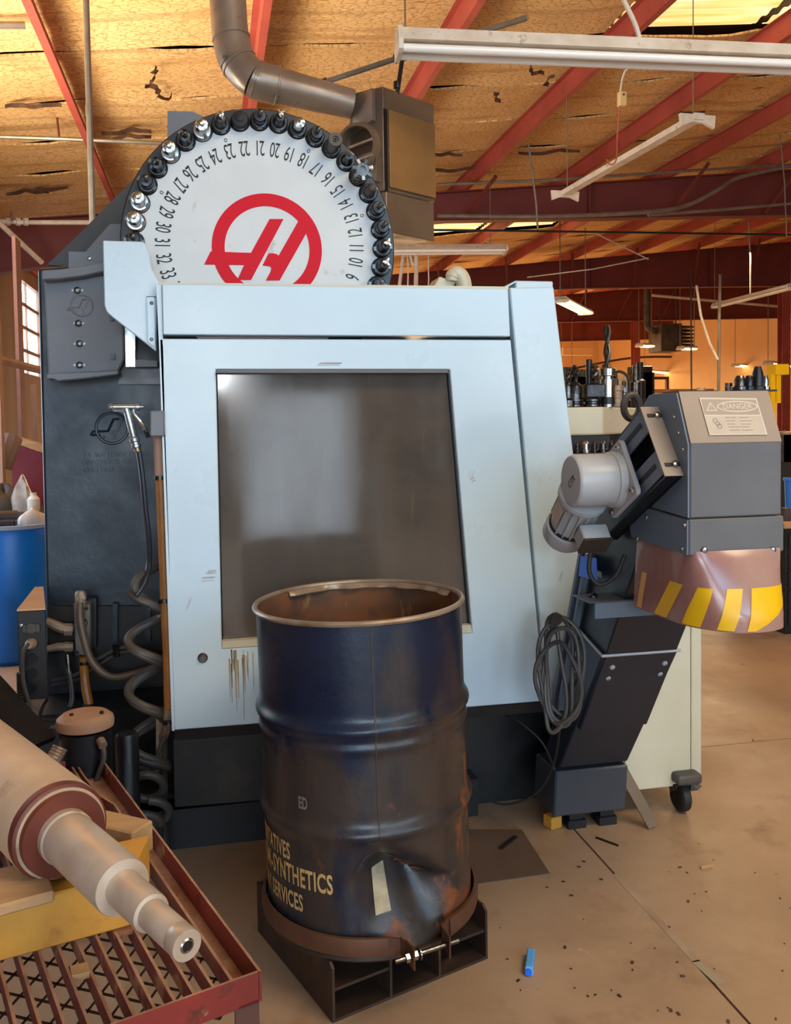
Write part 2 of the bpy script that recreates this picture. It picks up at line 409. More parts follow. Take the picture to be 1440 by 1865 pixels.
def obj(name, mb, m_, parent=None, local=False, bevel=0.0, segs=1, flat=False, kind=None, label=None):
    """links one mesh object; points are world points unless local"""
    me = bpy.data.meshes.new(name)
    off = Vector((0, 0, 0))
    if parent is not None and not local:
        q = parent
        while q is not None: off = off + q.location; q = q.parent
    if parent is None and not local:
        n = len(mb.v); off = Vector((sum(v.x for v in mb.v)/n, sum(v.y for v in mb.v)/n, min(v.z for v in mb.v)))
    me.from_pydata([tuple(v-off) for v in mb.v], [], mb.f); me.update()
    bm = bmesh.new(); bm.from_mesh(me)
    bmesh.ops.recalc_face_normals(bm, faces=bm.faces)
    if bevel:
        es = [e for e in bm.edges if len(e.link_faces) == 2 and e.calc_face_angle(0) > 0.5]
        bmesh.ops.bevel(bm, geom=es, offset=bevel, segments=segs, affect='EDGES', profile=0.5)
    bm.to_mesh(me); bm.free()
    if not flat:
        for p in me.polygons: p.use_smooth = True
        me.set_sharp_from_angle(angle=rad(32))
    me.materials.append(m_)
    o = bpy.data.objects.new(name, me); C.objects.link(o)
    if parent is not None: o.parent = parent
    elif not local: o.location = off
    if kind: o['kind'] = kind
    if label: o['label'] = label
    return o
def tag(o, label, cat, group=None):
    o['label'] = label; o['category'] = cat
    if group: o['group'] = group
    return o
def thing(name, label, cat, loc, group=None, rot=(0, 0, 0)):
    o = bpy.data.objects.new(name, None); C.objects.link(o); o.empty_display_size = 0.05
    o.location = loc; o.rotation_euler = rot
    return tag(o, label, cat, group)
def struct(name, mb, m_, parent=None, **k):
    o = obj(name, mb, m_, parent, **k)
    if parent is None: o['kind'] = 'structure'
    return o
def dup(root, loc, label=None, group=None, rot=None):
    r = root.copy(); C.objects.link(r); r.location = loc
    if rot is not None: r.rotation_euler = rot
    if label: r['label'] = label
    if group: r['group'] = group
    for ch in root.children:
        c = ch.copy(); C.objects.link(c); c.parent = r
        for g in ch.children:
            d = g.copy(); C.objects.link(d); d.parent = c
    return r
def text_geo(body, size, depth=0.0, xs=1.0, align='CENTER', space=1.0, bold=0.0):
    cu = bpy.data.curves.new('lettering', 'FONT'); cu.body = body; cu.size = size; cu.extrude = depth
    cu.align_x = align; cu.align_y = 'CENTER'; cu.space_character = space; cu.resolution_u = 3; cu.offset = bold
    o = bpy.data.objects.new('lettering', cu); C.objects.link(o)
    dg = bpy.context.evaluated_depsgraph_get(); ev = o.evaluated_get(dg); me = ev.to_mesh()
    vs = [Vector((v.co.x*xs, v.co.y, v.co.z)) for v in me.vertices]; fs = [tuple(p.vertices) for p in me.polygons]
    ev.to_mesh_clear(); bpy.data.objects.remove(o); bpy.data.curves.remove(cu)
    return vs, fs
def place(vs, o, ux, uy, uz):
    o, ux, uy, uz = Vector(o), Vector(ux), Vector(uy), Vector(uz)
    return [o + ux*v.x + uy*v.y + uz*v.z for v in vs]
X_, Y_, Z_ = Vector((1, 0, 0)), Vector((0, 1, 0)), Vector((0, 0, 1))
def screw(mb, p, axis, r, h=None, n=10):
    h = h or r*0.7
    return mb.lathe([(r, 0), (r, h*0.4), (r*0.8, h*0.85), (r*0.45, h), (r*0.42, h*0.55), (0.0001, h*0.55)], p, axis, n)

_ones = 'zero one two three four five six seven eight nine ten eleven twelve thirteen fourteen fifteen sixteen seventeen eighteen nineteen'.split()
def spell(n):
    if n < 20: return _ones[n]
    t = ('twenty', 'thirty')[n//10-2]
    return t + ('-'+_ones[n % 10] if n % 10 else '')
dusty = mat('dusty_lit_hood_top', lin(152, 135, 119), lin(142, 126, 111), 4, rough=0.5)  # dust tan with warm light on upward faces mixed into the colour

# sun-yellowed fibreglass: brighter and dirtier streaks along the corrugations
_nt = skyl.node_tree; _b = _nt.nodes['Principled BSDF']
_tc = _nt.nodes.new('ShaderNodeTexCoord'); _mp = _nt.nodes.new('ShaderNodeMapping'); _mp.inputs['Scale'].default_value = (.5, 7, 1)
_nz = _nt.nodes.new('ShaderNodeTexNoise'); _nz.inputs['Scale'].default_value = 1.6; _nz.inputs['Detail'].default_value = 5
_rp = _nt.nodes.new('ShaderNodeMapRange'); _rp.inputs['From Min'].default_value = .35; _rp.inputs['From Max'].default_value = .65
_mx = _nt.nodes.new('ShaderNodeMix'); _mx.data_type = 'RGBA'
_mx.inputs[6].default_value = (.85, .52, .12, 1); _mx.inputs[7].default_value = (1.3, 1.0, .55, 1)
_nt.links.new(_tc.outputs['Object'], _mp.inputs['Vector']); _nt.links.new(_mp.outputs['Vector'], _nz.inputs['Vector'])
_nt.links.new(_nz.outputs['Fac'], _rp.inputs['Value']); _nt.links.new(_rp.outputs['Result'], _mx.inputs['Factor'])
_nt.links.new(_mx.outputs[2], _b.inputs['Emission Color']); _b.inputs['Emission Strength'].default_value = 1.1
# ================================================================== the building
XL, XR, YF, YB = -3.0, 20.0, -6.0, 43.0
def roof(x): return 4.72 + 0.1*x
# floor: cast in bays, with open joints between the slabs
floor = struct('floor', MB().box((XL, YF, -0.12), (XR, YB, -0.03)), concrete)
xj = onZ(1200, 1682, 0).x; xs = [XL, xj, 6.2, 10.8, 15.4, XR]
ys = [YF, -1.2, 3.52, 8.3, 13.0, 18, 24, 30, 36, YB]
for i in range(len(xs)-1):
    for j in range(len(ys)-1):
        obj('slab', MB().box((xs[i]+.004, ys[j]+.004, -0.03), (xs[i+1]-.004, ys[j+1]-.004, 0.0)), concrete, floor)
# a thin line of old floor paint and the scuffed end of it
def strip(p0, p1, w_, z=0.0008):
    p0, p1 = Vector(p0), Vector(p1); d = (p1-p0).normalized(); n = Vector((-d.y, d.x, 0))*w_/2
    return MB().prism([Vector((q.x, q.y, 0.0002)) for q in (p0-n, p1-n, p1+n, p0+n)], (0, 0, z))
linem = mat('worn_line_paint', lin(168, 148, 128), lin(150, 126, 102), 7, rough=0.6)
obj('line_paint', strip(onZ(1120, 1592, 0), onZ(1268, 1752, 0), .022), linem, floor)
obj('line_paint', strip(onZ(1266, 1750, 0), onZ(1312, 1792, 0), .026), mat('worn_green_line_paint', lin(150, 152, 132), lin(160, 138, 114), 9, rough=0.6), floor)

# outer walls; far and side walls are painted masonry, the left one is board
def hole_wall(axis, c, t, a0, a1, z0, z1, holes):
    """wall of thickness t standing at axis=c, running a0..a1, with rectangular holes (b0,b1,zb,zt) sorted along it"""
    mb = MB(); cur = a0
    def bx(p, q, zb, zt):
        if q-p < 1e-6 or zt-zb < 1e-6: return
        if axis == 'x': mb.box((c, p, zb), (c+t, q, zt))
        else: mb.box((p, c, zb), (q, c+t, zt))
    for b0, b1, zb, zt in sorted(holes):
        bx(cur, b0, z0, z1); bx(b0, b1, z0, zb); bx(b0, b1, zt, z1); cur = b1
    bx(cur, a1, z0, z1); return mb
struct('wall_left', hole_wall('x', XL-.2, .2, YF, YB, 0, 4.6, [(4.5, 8.4, .9, 3.0), (15.0, 17.2, 2.35, 4.0)]), wallwood)
struct('wall_far', MB().box((XL-.2, YB, 0), (XR+.2, YB+.2, 7.0)), wallcream)
struct('wall_right', MB().box((XR, YF, 0), (XR+.2, YB, 7.0)), wallcream)
backbrown = mat('brown_back_wall', lin(120, 104, 90), lin(100, 86, 74), .6, rough=0.8)
struct('wall_back', hole_wall('y', YF-.2, .2, XL-.2, XR+.2, 0, 7.0, [(-2.75, -.75, 0, 3.4), (-.55, .42, 1.95, 2.6), (.46, 1.9, 0, 1.9), (3.7, 4.25, 1.85, 2.4), (5.4, 8.2, 0, 3.6)]), backbrown)

# ceiling: steel deck, netted insulation sheets below it, red purlins, maroon frames
cmb = MB()
for a, b in (((XL, YF), (XR, YB)),):
    cmb.prism([(XL, YF, roof(XL)+.16), (XR, YF, roof(XR)+.16), (XR, YF, roof(XR)+.26), (XL, YF, roof(XL)+.26)], (0, YB-YF, 0))
ceil = struct('ceiling', cmb, deck)
px_ = [-2.9 + 1.64*i for i in range(14)]
PUR = [XL+.02] + [-1.18 + 1.64*i for i in range(13)]
skyl_bays = {(7, 6.3), (4, 16.2)}
def onroof0(px, py):
    d = ray(px, py); return CAM + d*((4.72-1.475)/(d.z-.1*d.x))
def sheet(y0, y1, x0, x1, seed):
    rnd = random.Random(seed); ph = [rnd.uniform(0, 6.3) for _ in range(6)]
    nx = max(4, int((x1-x0)/.27)); 
    def f(u, v):
        x = x0+(x1-x0)*u; k = ((x+1.18)/1.64) % 1.0
        sag = 0.045*math.sin(PI*k)*(0.7+.3*math.sin(ph[0]+x))
        ed = (2*v-1)
        y = y0+(y1-y0)*v + ed*abs(ed)*(.018*math.sin(3.1*x+ph[1])+.014*math.sin(8.3*x+ph[2])-.02)
        z = roof(x)+.05 - sag*(1-.4*ed*ed) - .012*math.sin(5*x+ph[3])*ed - (0.02 if abs(ed) > .9 else 0)
        return (x, y, z)
    return MB().slab(f, nx, 4, (0, 0, .02))
yy = 1.6; k = 0
SKY = [(5.72, 7.36, 6.9, 8.0), (5.4, 7.1, 15.2, 16.6), (3.7, 5.3, 15.2, 16.6), (8.9, 10.6, 30, 31.2)]
edges = [-6.0]
while edges[-1] < YB-.3: edges.append(edges[-1] + (1.16 if edges[-1] < 30 else 1.9))
sk_y = [e for e in edges]
def near_edge(y): return min(range(len(edges)), key=lambda i: abs(edges[i]-y))
sky_cells = {}      # strip index -> list of (x0, x1)
qs = onroof0(1335, 30); qk = min(range(1, 12), key=lambda i: abs((PUR[i]+PUR[i+1])/2-qs.x))
for x0, x1, ya in ((PUR[qk], PUR[qk+1], qs.y-.6), (PUR[qk+1], PUR[qk+2], qs.y-.6), (PUR[qk], PUR[qk+1], qs.y-1.76), (PUR[qk+1], PUR[qk+2], qs.y-1.76), (PUR[3], PUR[4], 15.5), (PUR[4], PUR[5], 15.5), (PUR[5], PUR[6], 15.5), (PUR[5], PUR[6], 24.0), (PUR[8], PUR[9], 24.0), (PUR[7], PUR[8], 33.0)):
    sky_cells.setdefault(near_edge(ya), []).append((x0, x1))
for i in range(len(edges)-1):
    cuts = sorted(sky_cells.get(i, [])); cur = XL
    for x0, x1 in cuts + [(XR, XR)]:
        if x0-cur > .2: obj('insulation_sheet', sheet(edges[i], edges[i+1], cur, x0, i*7+int(cur*3)), insul, ceil)
        cur = x1
    for x0, x1 in cuts:
        def corr(u, v, x0=x0, x1=x1, i=i):
            x = x0+.06+(x1-x0-.12)*u; return (x, edges[i]+(edges[i+1]-edges[i])*v, roof(x)+.09+.012*math.cos(2*PI*v*7))
        obj('skylight_panel', MB().slab(corr, 4, 56, (0, 0, .006)), skyl, ceil)
# torn scraps of facing hanging off the netting
scrapm = mat('torn_brown_facing', lin(92, 60, 38), lin(60, 40, 28), 9, rough=0.85)
for (sx, sy, l, w_, a, s) in ((560/2, 240/2, .34, .09, 1.9, 1), (280, 150, .26, .07, 1.1, 2), (300, 165, .16, .08, 2.6, 3), (905, 165, .28, .09, .9, 4), (1000, 135, .3, .07, 1.3, 5), (975, 118, .26, .05, .8, 6),
                            (230, 228, .5, .09, .1, 7), (240, 238, .4, .05, .05, 8), (60, 180, .5, .05, .0, 9), (810, 272, .5, .07, .1, 10), (1240, 195, .7, .05, .1, 11), (820, 300, .8, .1, .1, 12), (1000, 268, .9, .09, .1, 13), (50, 340, .5, .16, .1, 14), (90, 335, .45, .12, -.1, 15)):
    d = ray(sx, sy); t = (4.72-1.475)/(d.z-.1*d.x); p = CAM+d*t
    rnd = random.Random(s)
    ca, sa = math.cos(a), math.sin(a)
    def f(u, v, p=p, l=l, w_=w_, ca=ca, sa=sa, rnd=rnd, s=s):
        a_ = (u-.5)*l; wv = w_*.7*(math.sin(PI*min(max(u, .03), .97))**.8)*(.45+.55*abs(math.sin(9*u+s)*math.cos(4*u+2*s))); b_ = (v-.5)*wv + .03*math.sin(5*u+s) + .012*math.sin(17*u+2*s)
        x = p.x+a_*ca-b_*sa; y = p.y+a_*sa+b_*ca
        return (x, y, roof(x) - .035 - .03*abs(math.sin(4*u+s)) - .03*v)
    obj('torn_scrap', MB().slab(f, 22, 2, (0, 0, .006)), scrapm, ceil)
for i, x in enumerate(PUR):
    zt = roof(x)-.02; zb = zt-.2
    z_sec = [(x-.055, zt), (x+.004, zt), (x+.004, zb+.006), (x+.06, zb+.006), (x+.06, zb), (x-.004, zb), (x-.004, zt-.006), (x-.055, zt-.006)]
    pm = MB().prism([(a, YF, b) for a, b in z_sec], (0, YB-YF, 0))
    obj('purlin', pm, purl, ceil, flat=True)
def bot(x):
    P_ = [(-3.2, 3.45), (1.0, 4.22), (3.3, 4.42), (9.2, 4.70), (20.2, 5.0)]
    for (a, za), (b, zb) in zip(P_, P_[1:]):
        if x <= b: return za+(zb-za)*(x-a)/(b-a)
    return 5.0
for fi, gy in enumerate((12.6, 20.2, 27.8, 35.4)):
    xa = [-3.0, 1.0, 3.3, 9.2, 20.0]
    web = [(x, gy, roof(x)-.23) for x in xa] + [(x, gy, bot(x)) for x in reversed(xa)]
    g = obj('girder', MB().prism(web, (0, .014, 0)), maroon, ceil, flat=True)
    fl = MB(); ft = MB()
    for a, b in zip(xa, xa[1:]):
        for fm, z0, z1 in ((fl, bot(a), bot(b)), (ft, roof(a)-.23, roof(b)-.23)):
            fm.prism([(a, gy-.09, z0), (b, gy-.09, z1), (b, gy-.09, z1-.016), (a, gy-.09, z0-.016)], (0, .2, 0))
    obj('bottom_flange', fl, maroon, g, flat=True); obj('top_flange', ft, maroon, g, flat=True)
    for x in (2.2, 5.7, 9.2, 12.4, 15.8):
        obj('web_stiffener', MB().box((x-.012, gy-.08, bot(x)), (x+.012, gy, roof(x)-.24)), maroon, g, flat=True)
    for i, x in enumerate(PUR[1:12]):
        if fi == 0 and i in (0, 2, 4): continue
        # kicker struts from the bottom flange out to the purlin
        for sgn in (-1, 1):
            obj('flange_brace', MB().cyl((x, gy+sgn*.08, bot(x)+.03), (x+.25*sgn*(1 if fi % 2 else -1), gy+sgn*.75, roof(x)-.2), .028, 4), maroon, g, flat=True)
# columns under the frames (I-sections)
def column(x, gy, w_=.2):
    h = bot(x)-.02; mb = MB()
    mb.box((x-w_/2, gy-.1, .012), (x+w_/2, gy-.088, h)); mb.box((x-w_/2, gy+.088, .012), (x+w_/2, gy+.1, h)); mb.box((x-.006, gy-.09, .012), (x+.006, gy+.09, h))
    o = struct('trim_column', mb, purl, flat=True)
    obj('base_plate', MB().box((x-.2, gy-.2, 0), (x+.2, gy+.2, .014)), maroon, o)
p = onY(1157, 640, 27.8); column(p.x, 27.8, .24)
p = onY(1427, 640, 20.2); column(p.x, 20.2, .24)
column(12.5, 12.6, .24)
# lean wall columns on the left and the clerestory window
for gy in (12.6, 20.2): struct('trim_column', MB().box((XL, gy-.15, 0), (XL+.22, gy+.15, bot(XL+.2)-.02)), maroon, flat=True)
def window(nm, axis, c, a0, a1, z0, z1, nx, nz, fm):
    fr = MB(); t = .05
    def bx(p, q, zb, zt, d=.06):
        if axis == 'x': fr.box((c-d, p, zb), (c+.02, q, zt))
        else: fr.box((p, c-d, zb), (q, c+.02, zt))
    bx(a0, a0+t, z0, z1); bx(a1-t, a1, z0, z1); bx(a0+t, a1-t, z0, z0+t); bx(a0+t, a1-t, z1-t, z1)
    o = struct(nm, fr, fm)
    W = (a1-a0-2*t)/nx; H = (z1-z0-2*t)/nz
    for i in range(nx):
        for j in range(nz):
            p, q, zb, zt = a0+t+W*i+.02, a0+t+W*(i+1)-.02, z0+t+H*j+.03, z0+t+H*(j+1)-.03
            mb = MB().box((c-.03, p, zb), (c-.022, q, zt)) if axis == 'x' else MB().box((p, c-.03, zb), (q, c-.022, zt))
            obj('pane', mb, winglow if axis == 'x' else winglow2, o)
    mu = MB()
    for i in range(1, nx):
        p = a0+t+W*i
        mu.box((c-.05, p-.02, z0+t), (c+.01, p+.02, z1-t)) if axis == 'x' else mu.box((p-.02, c-.05, z0+t), (p+.02, c+.01, z1-t))
    for j in range(1, nz):
        zz = z0+t+H*j
        mu.box((c-.05, a0+t, zz-.03), (c+.01, a1-t, zz+.03)) if axis == 'x' else mu.box((a0+t, c-.05, zz-.03), (a1-t, c+.01, zz+.03))
    obj('glazing_bar', mu, fm, o)
window('window_1', 'x', XL-.02, 15.0, 17.2, 2.35, 4.0, 2, 4, wallwood)
window('window_2', 'y', YF-.02, -.55, .42, 1.95, 2.6, 2, 2, backbrown)
window('window_3', 'y', YF-.02, 3.7, 4.25, 1.85, 2.4, 1, 2, backbrown)
# boards and studs of the left wall, seen past the machine
def wallbox(pxa, pxb, pya, pyb, y, dep=.1):
    a = onY(pxa, pya, y); b = onY(pxb, pyb, y); return MB().box((min(a.x, b.x), y, min(a.z, b.z)), (max(a.x, b.x), y+dep, max(a.z, b.z)))
stud = mat('pale_stud_timber', lin(176, 142, 122), lin(152, 122, 104), 2, rough=0.8, stretch=(3, 3, .4))
mb = wallbox(-60, 14, 430, 1120, 8.0, .12); o = struct('trim_stud', mb, stud)
mb = wallbox(21, 47, 430, 1010, 9.6, .25); o = struct('trim_post', mb, mat('dull_plum_post', lin(150, 112, 106), lin(132, 98, 94), 2, rough=.8))
mb = wallbox(55, 70, 700, 830, 11.0, .08); o = struct('trim_stud', mb, stud)
# concealed cross rail on the left wall
mb = MB().cyl(onY(-60, 640, 7.9), onY(80, 676, 9.4), .04, 8); struct('trim_rail', mb, stud)
# ================================================================== the machining centre
YP = 2.93
def P(px, py, y=YP): return onY(px, py, y)
mroot = thing('machining_center', 'big white machining center with dark cast column and numbered tool carousel', 'machine', (0.35, 3.4, 0))
V = Vector
# --- main side panel with its window opening
outer = [P(290, 617), P(930, 619), P(992, 1277), P(318, 1330)]
inner = [P(393, 673), P(819, 673), P(860, 1153), P(404, 1182)]
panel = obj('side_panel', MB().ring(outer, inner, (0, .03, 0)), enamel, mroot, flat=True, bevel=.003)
head = [P(295, 518), P(923, 527), P(927, 613.5), P(297, 610)]
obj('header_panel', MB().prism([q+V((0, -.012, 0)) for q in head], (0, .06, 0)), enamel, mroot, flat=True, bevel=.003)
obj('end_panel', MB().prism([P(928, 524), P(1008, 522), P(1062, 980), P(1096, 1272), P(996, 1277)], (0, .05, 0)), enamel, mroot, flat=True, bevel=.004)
obj('top_rail', MB().prism([P(288, 514), P(926, 522), P(926, 527), P(288, 519)], (0, .05, 0)), cream, mroot, flat=True)
# return strip down the left edge
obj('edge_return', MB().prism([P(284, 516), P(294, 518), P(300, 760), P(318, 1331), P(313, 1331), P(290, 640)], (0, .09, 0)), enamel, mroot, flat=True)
# roof, front wall and back of the enclosure behind the panel
A = P(330, 519); B_ = P(1008, 522); D_ = P(1096, 1272)
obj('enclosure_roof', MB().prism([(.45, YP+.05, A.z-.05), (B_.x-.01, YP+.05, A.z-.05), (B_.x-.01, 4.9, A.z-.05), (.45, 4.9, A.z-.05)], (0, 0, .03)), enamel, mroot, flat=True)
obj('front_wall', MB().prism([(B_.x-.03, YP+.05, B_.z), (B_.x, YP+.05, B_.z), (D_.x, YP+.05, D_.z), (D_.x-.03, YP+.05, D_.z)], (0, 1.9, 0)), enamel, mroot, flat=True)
obj('enclosure_back', MB().box((-.35, 4.85, .3), (1.1, 4.9, A.z-.05)), blackp, mroot)
# roof hood box by the end panel
q0, q1 = P(939, 511, 3.2), P(1007, 509, 3.2)
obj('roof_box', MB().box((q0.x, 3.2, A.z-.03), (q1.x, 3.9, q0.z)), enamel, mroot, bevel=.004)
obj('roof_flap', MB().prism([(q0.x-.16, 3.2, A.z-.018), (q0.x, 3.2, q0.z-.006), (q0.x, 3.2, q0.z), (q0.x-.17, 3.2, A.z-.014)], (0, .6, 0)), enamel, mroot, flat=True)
# window: set-back film-stained glass, grey hood strip above, cream sill below
gl = [P(389, 676, YP+.034), P(824, 676, YP+.034), P(866, 1158, YP+.034), P(400, 1188, YP+.034)]
obj('window_glass', MB().prism(gl, (0, .008, 0)), glassdark, mroot, flat=True)
obj('window_hood', MB().prism([P(398, 671.5, YP-.004), P(812, 671.5, YP-.004), P(819, 679, YP-.02), P(392, 679, YP-.02)], (0, .05, 0)), headgrey, mroot, flat=True)
obj('window_sill', MB().prism([P(404.5, 1168), P(857, 1138), P(859.6, 1152), P(404.5, 1181)], (0, .03, 0)), cream, mroot, flat=True)
for a, b in ((inner[0], inner[3]), (inner[1], inner[2])): obj('window_gasket', MB().tube([a+V((0, .028, 0)), b+V((0, .028, 0))], .005, 6), blackrub, mroot)
st = MB()
rr = random.Random(4)
stainm = mat('dried_coolant_stain', lin(150, 126, 78), lin(176, 160, 120), 14, rough=.5)
for i in range(26):
    x0 = rr.uniform(416, 474); y0 = 1184+rr.uniform(-2, 26); y1 = y0+rr.choice((20, 40, 70, 110)); y1 = min(y1, 1312); w_ = rr.uniform(.5, 1.6)
    st.prism([P(x0-w_, y0, YP-.0012), P(x0+w_, y0, YP-.0012), P(x0+w_*.6+1.5, y1, YP-.0012), P(x0-w_*.2+1.5, y1, YP-.0012)], (0, .001, 0))
obj('coolant_stain', st, stainm, panel, flat=True, kind='stuff')
for x, y in ((369, 1198),):
    b = MB(); c = P(x, y); b.lathe([(.0165, 0), (.0165, .004), (.012, .009), (.0001, .009)], c, (0, -1, 0), 20); b.lathe([(.006, .009), (.006, .014), (.0001, .014)], c, (0, -1, 0), 12)
    obj('plug_bolt', b, steel2, panel)
# scuffs on the paint
sc = MB()
for x, y, l, a in ((385, 1040, 16, .1), (380, 1053, 22, .05), (345, 1100, 22, 1.2), (395, 980, 18, 1.5), (858, 862, 14, 1.2), (862, 872, 8, .5), (600, 662, 40, .0), (1020, 1050, 16, 1.3)):
    for i in range(4):
        dx, dy = math.cos(a)*l/2, -math.sin(a)*l/2; ox, oy = rr.uniform(-4, 4), rr.uniform(-4, 4)
        sc.prism([P(x+ox-dx, y+oy-dy, YP-.001), P(x+ox+dx, y+oy+dy, YP-.001), P(x+ox+dx, y+oy+dy+1.2, YP-.001), P(x+ox-dx, y+oy-dy+1.2, YP-.001)], (0, .0008, 0))
obj('paint_scuff', sc, mat('scuff_grey', lin(176, 170, 164), rough=.5), panel, flat=True, kind='stuff')

# --- lower skirt and base
obj('skirt_lip', MB().prism([P(318, 1331, YP+.02), P(995, 1278, YP+.02), P(996, 1296, YP+.03), P(318, 1349, YP+.03)], (0, .05, 0)), basedark, mroot, flat=True)
obj('skirt_panel', MB().prism([P(316, 1347, YP+.07), P(490, 1334, YP+.07), P(492, 1456, YP+.07), P(318, 1470, YP+.07)], (0, .04, 0)), basedark, mroot, flat=True)
b0 = P(330, 1465, YP+.2)
obj('base_casting', MB().box((-.72, YP+.30, 0.0), (1.10, 4.9, .47)), blackp, mroot)
obj('base_shade_plate', MB().box((.9, YP+.27, 0.0), (1.44, YP+.30, .46)), blackp, mroot)  # black plate added to stand for the shade past the base
obj('base_foot', MB().box((-.76, YP+.17, 0.0), (.95, YP+.30, .14)), blackp, mroot)
obj('base_shelf', MB().box((-.74, YP+.13, .20), (.35, YP+.30, .215)), basedark, mroot)
# --- casting column on the left
YC = 3.5
col = [P(68, 488, YC), P(300, 470, YC), P(345, 700, YC), P(345, 1320, YC), P(84, 1320, YC), P(84, 1105, YC), P(76, 800, YC)]
column_ = obj('column_casting', MB().prism(col, (0, 1.2, 0)), castgrey, mroot, flat=True, bevel=.012, segs=2)
low = [P(86, 1104, YC-.02), P(345, 1104, YC-.02), P(345, 1330, YC-.02), P(86, 1330, YC-.02)]
obj('column_foot', MB().prism(low, (0, .5, 0)), basedark, mroot, flat=True)
for xa, xb in ((205, 232), (265, 300)):
    obj('foot_rib', MB().prism([P(xa, 1100, YC-.05), P(xa+9, 1100, YC-.05), P(xa+9, 1170, YC-.05), P(xa, 1170, YC-.05)], (0, .04, 0)), castgrey, mroot, flat=True)
obj('foot_rail', MB().prism([P(84, 1308, YC-.1), P(345, 1308, YC-.1), P(345, 1320, YC-.1), P(84, 1320, YC-.1)], (0, .09, 0)), basedark, mroot, flat=True)
# head cover block with its ledges
YH = 3.40
hb = [P(79, 505, YH), P(196, 500, YH), P(226, 600, YH), P(226, 655, YH), P(212, 683, YH), P(88, 683, YH)]
headb = obj('head_cover', MB().prism(hb, (0, .12, 0)), headgrey, mroot, flat=True, bevel=.006)
lt = [(76, 492), (110, 490), (150, 484), (190, 476), (190, 494), (150, 503), (110, 508), (76, 510)]
obj('top_ledge', MB().prism([P(x, y, YH-.07) for x, y in lt], (0, .09, 0)), headgrey, mroot, flat=True, bevel=.004)
lb = [(85, 680), (216, 674), (216, 682), (160, 689), (106, 694), (95, 690), (85, 691)]
obj('bottom_ledge', MB().prism([P(x, y, YH-.07) for x, y in lb], (0, .09, 0)), headgrey, mroot, flat=True, bevel=.004)
for x, y in ((141, 529), (143, 589), (145, 626), (145, 665)):
    b = MB(); screw(b, P(x, y, YH), (0, -1, 0), .013, .010, 12); b.obox(P(x, y, YH-.002), X_, Y_, Z_, .042, .006, .009)
    obj('cover_bolt', b, steel2, headb)
for x, y in ((203, 580), (206, 650)):
    obj('side_clip', MB().obox(P(x, y, YH-.005), X_, Y_, Z_, .014, .02, .02), blackp, headb)
obj('way_cover', MB().prism([P(227, 590, YH+.02), P(246, 610, YH+.02), P(246, 668, YH+.02), P(229, 668, YH+.02)], (0, .06, 0)), steel, mroot, flat=True)
obj('way_bracket', MB().prism([P(246, 655, YH+.0), P(286, 657, YH+.0), P(286, 668, YH), P(246, 668, YH)], (0, .08, 0)), headgrey, mroot, flat=True)
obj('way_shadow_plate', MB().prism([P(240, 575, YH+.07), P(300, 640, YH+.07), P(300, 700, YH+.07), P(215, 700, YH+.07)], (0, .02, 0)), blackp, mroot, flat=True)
# raised crest and casting numbers
def crest(cx, cy, r, y, depth, name, m_, par, wire):
    """round badge outline with the slanted strokes, as raised beads"""
    s = (onY(cx+10, cy, y)-onY(cx-10, cy, y)).length/20
    c = onY(cx, cy, y); mb = MB(); k = r*s
    mb.tube([c+V((math.cos(t)*k, 0, math.sin(t)*k)) for t in [2*PI*i/36 for i in range(36)]], wire, 6, closed=True)
    def pl(pts): mb.tube([c+V((a*k, 0, b*k)) for a, b in pts], wire*.9, 5)
    pl([(-1.35, -.45), (-1.2, -.2), (-.9, -.2), (-.25, -.18), (.1, .58), (.42, .62), (.62, .55), (.3, -.2), (.05, -.15), (-.05, -.38), (.15, -.42), (.05, -.68), (.25, -.7)])
    pl([(-1.3, -.42), (-.8, -.4), (-.75, -.62), (-.6, -.72), (-.5, -.45)])
    pl([(-.85, -.5), (-.6, -.72)])
    return obj(name, mb, m_, par)
crest(204, 780, 29, YC, 0, 'cast_crest', castgrey, column_, .0058)
crest(149, 557, 20, YH, 0, 'cast_crest', headgrey, headb, .003)
for i, (s_, x, y) in enumerate((('14-5001/REV D4/FC', 150, 829), ('DIV-2813CR 071', 148, 843), ('CH-1148A', 150, 857))):
    s = (onY(160, 840, YC)-onY(150, 840, YC)).length/10
    vs, fs = text_geo(s_, 13.5*s, .0045, 1.12 if i == 0 else 1.0, 'LEFT')
    obj('casting_number', MB().add(place(vs, onY(x, y, YC-.002), X_, Z_, -Y_), fs), castgrey, column_)
# dark diagonal arm and mounting plates of the tool changer
YA = 3.62
obj('changer_arm', MB().prism([P(86, 482, YA), P(130, 440, YA), P(305, 264, YA), P(420, 240, YA), P(420, 420, YA), P(200, 490, YA)], (0, .05, 0)), platedark, mroot, flat=True)
obj('changer_mount', MB().prism([P(305, 202, YA-.05), P(350, 203, YA-.05), P(374, 214, YA-.05), P(374, 330, YA-.05), P(305, 300, YA-.05)], (0, .14, 0)), headgrey, mroot, flat=True)
obj('mount_plate', MB().prism([P(200, 408, 3.5), P(262, 408, 3.5), P(262, 470, 3.5), P(146, 470, 3.5)], (0, .02, 0)), headgrey, mroot, flat=True)
obj('mount_bracket', MB().prism([P(125, 458, 3.46), P(215, 461, 3.46), P(215, 490, 3.46), P(125, 488, 3.46)], (0, .1, 0)), headgrey, mroot, flat=True)
b = MB(); screw(b, P(163, 471, 3.46), (0, -1, 0), .008); obj('mount_screw', b, steel, mroot)
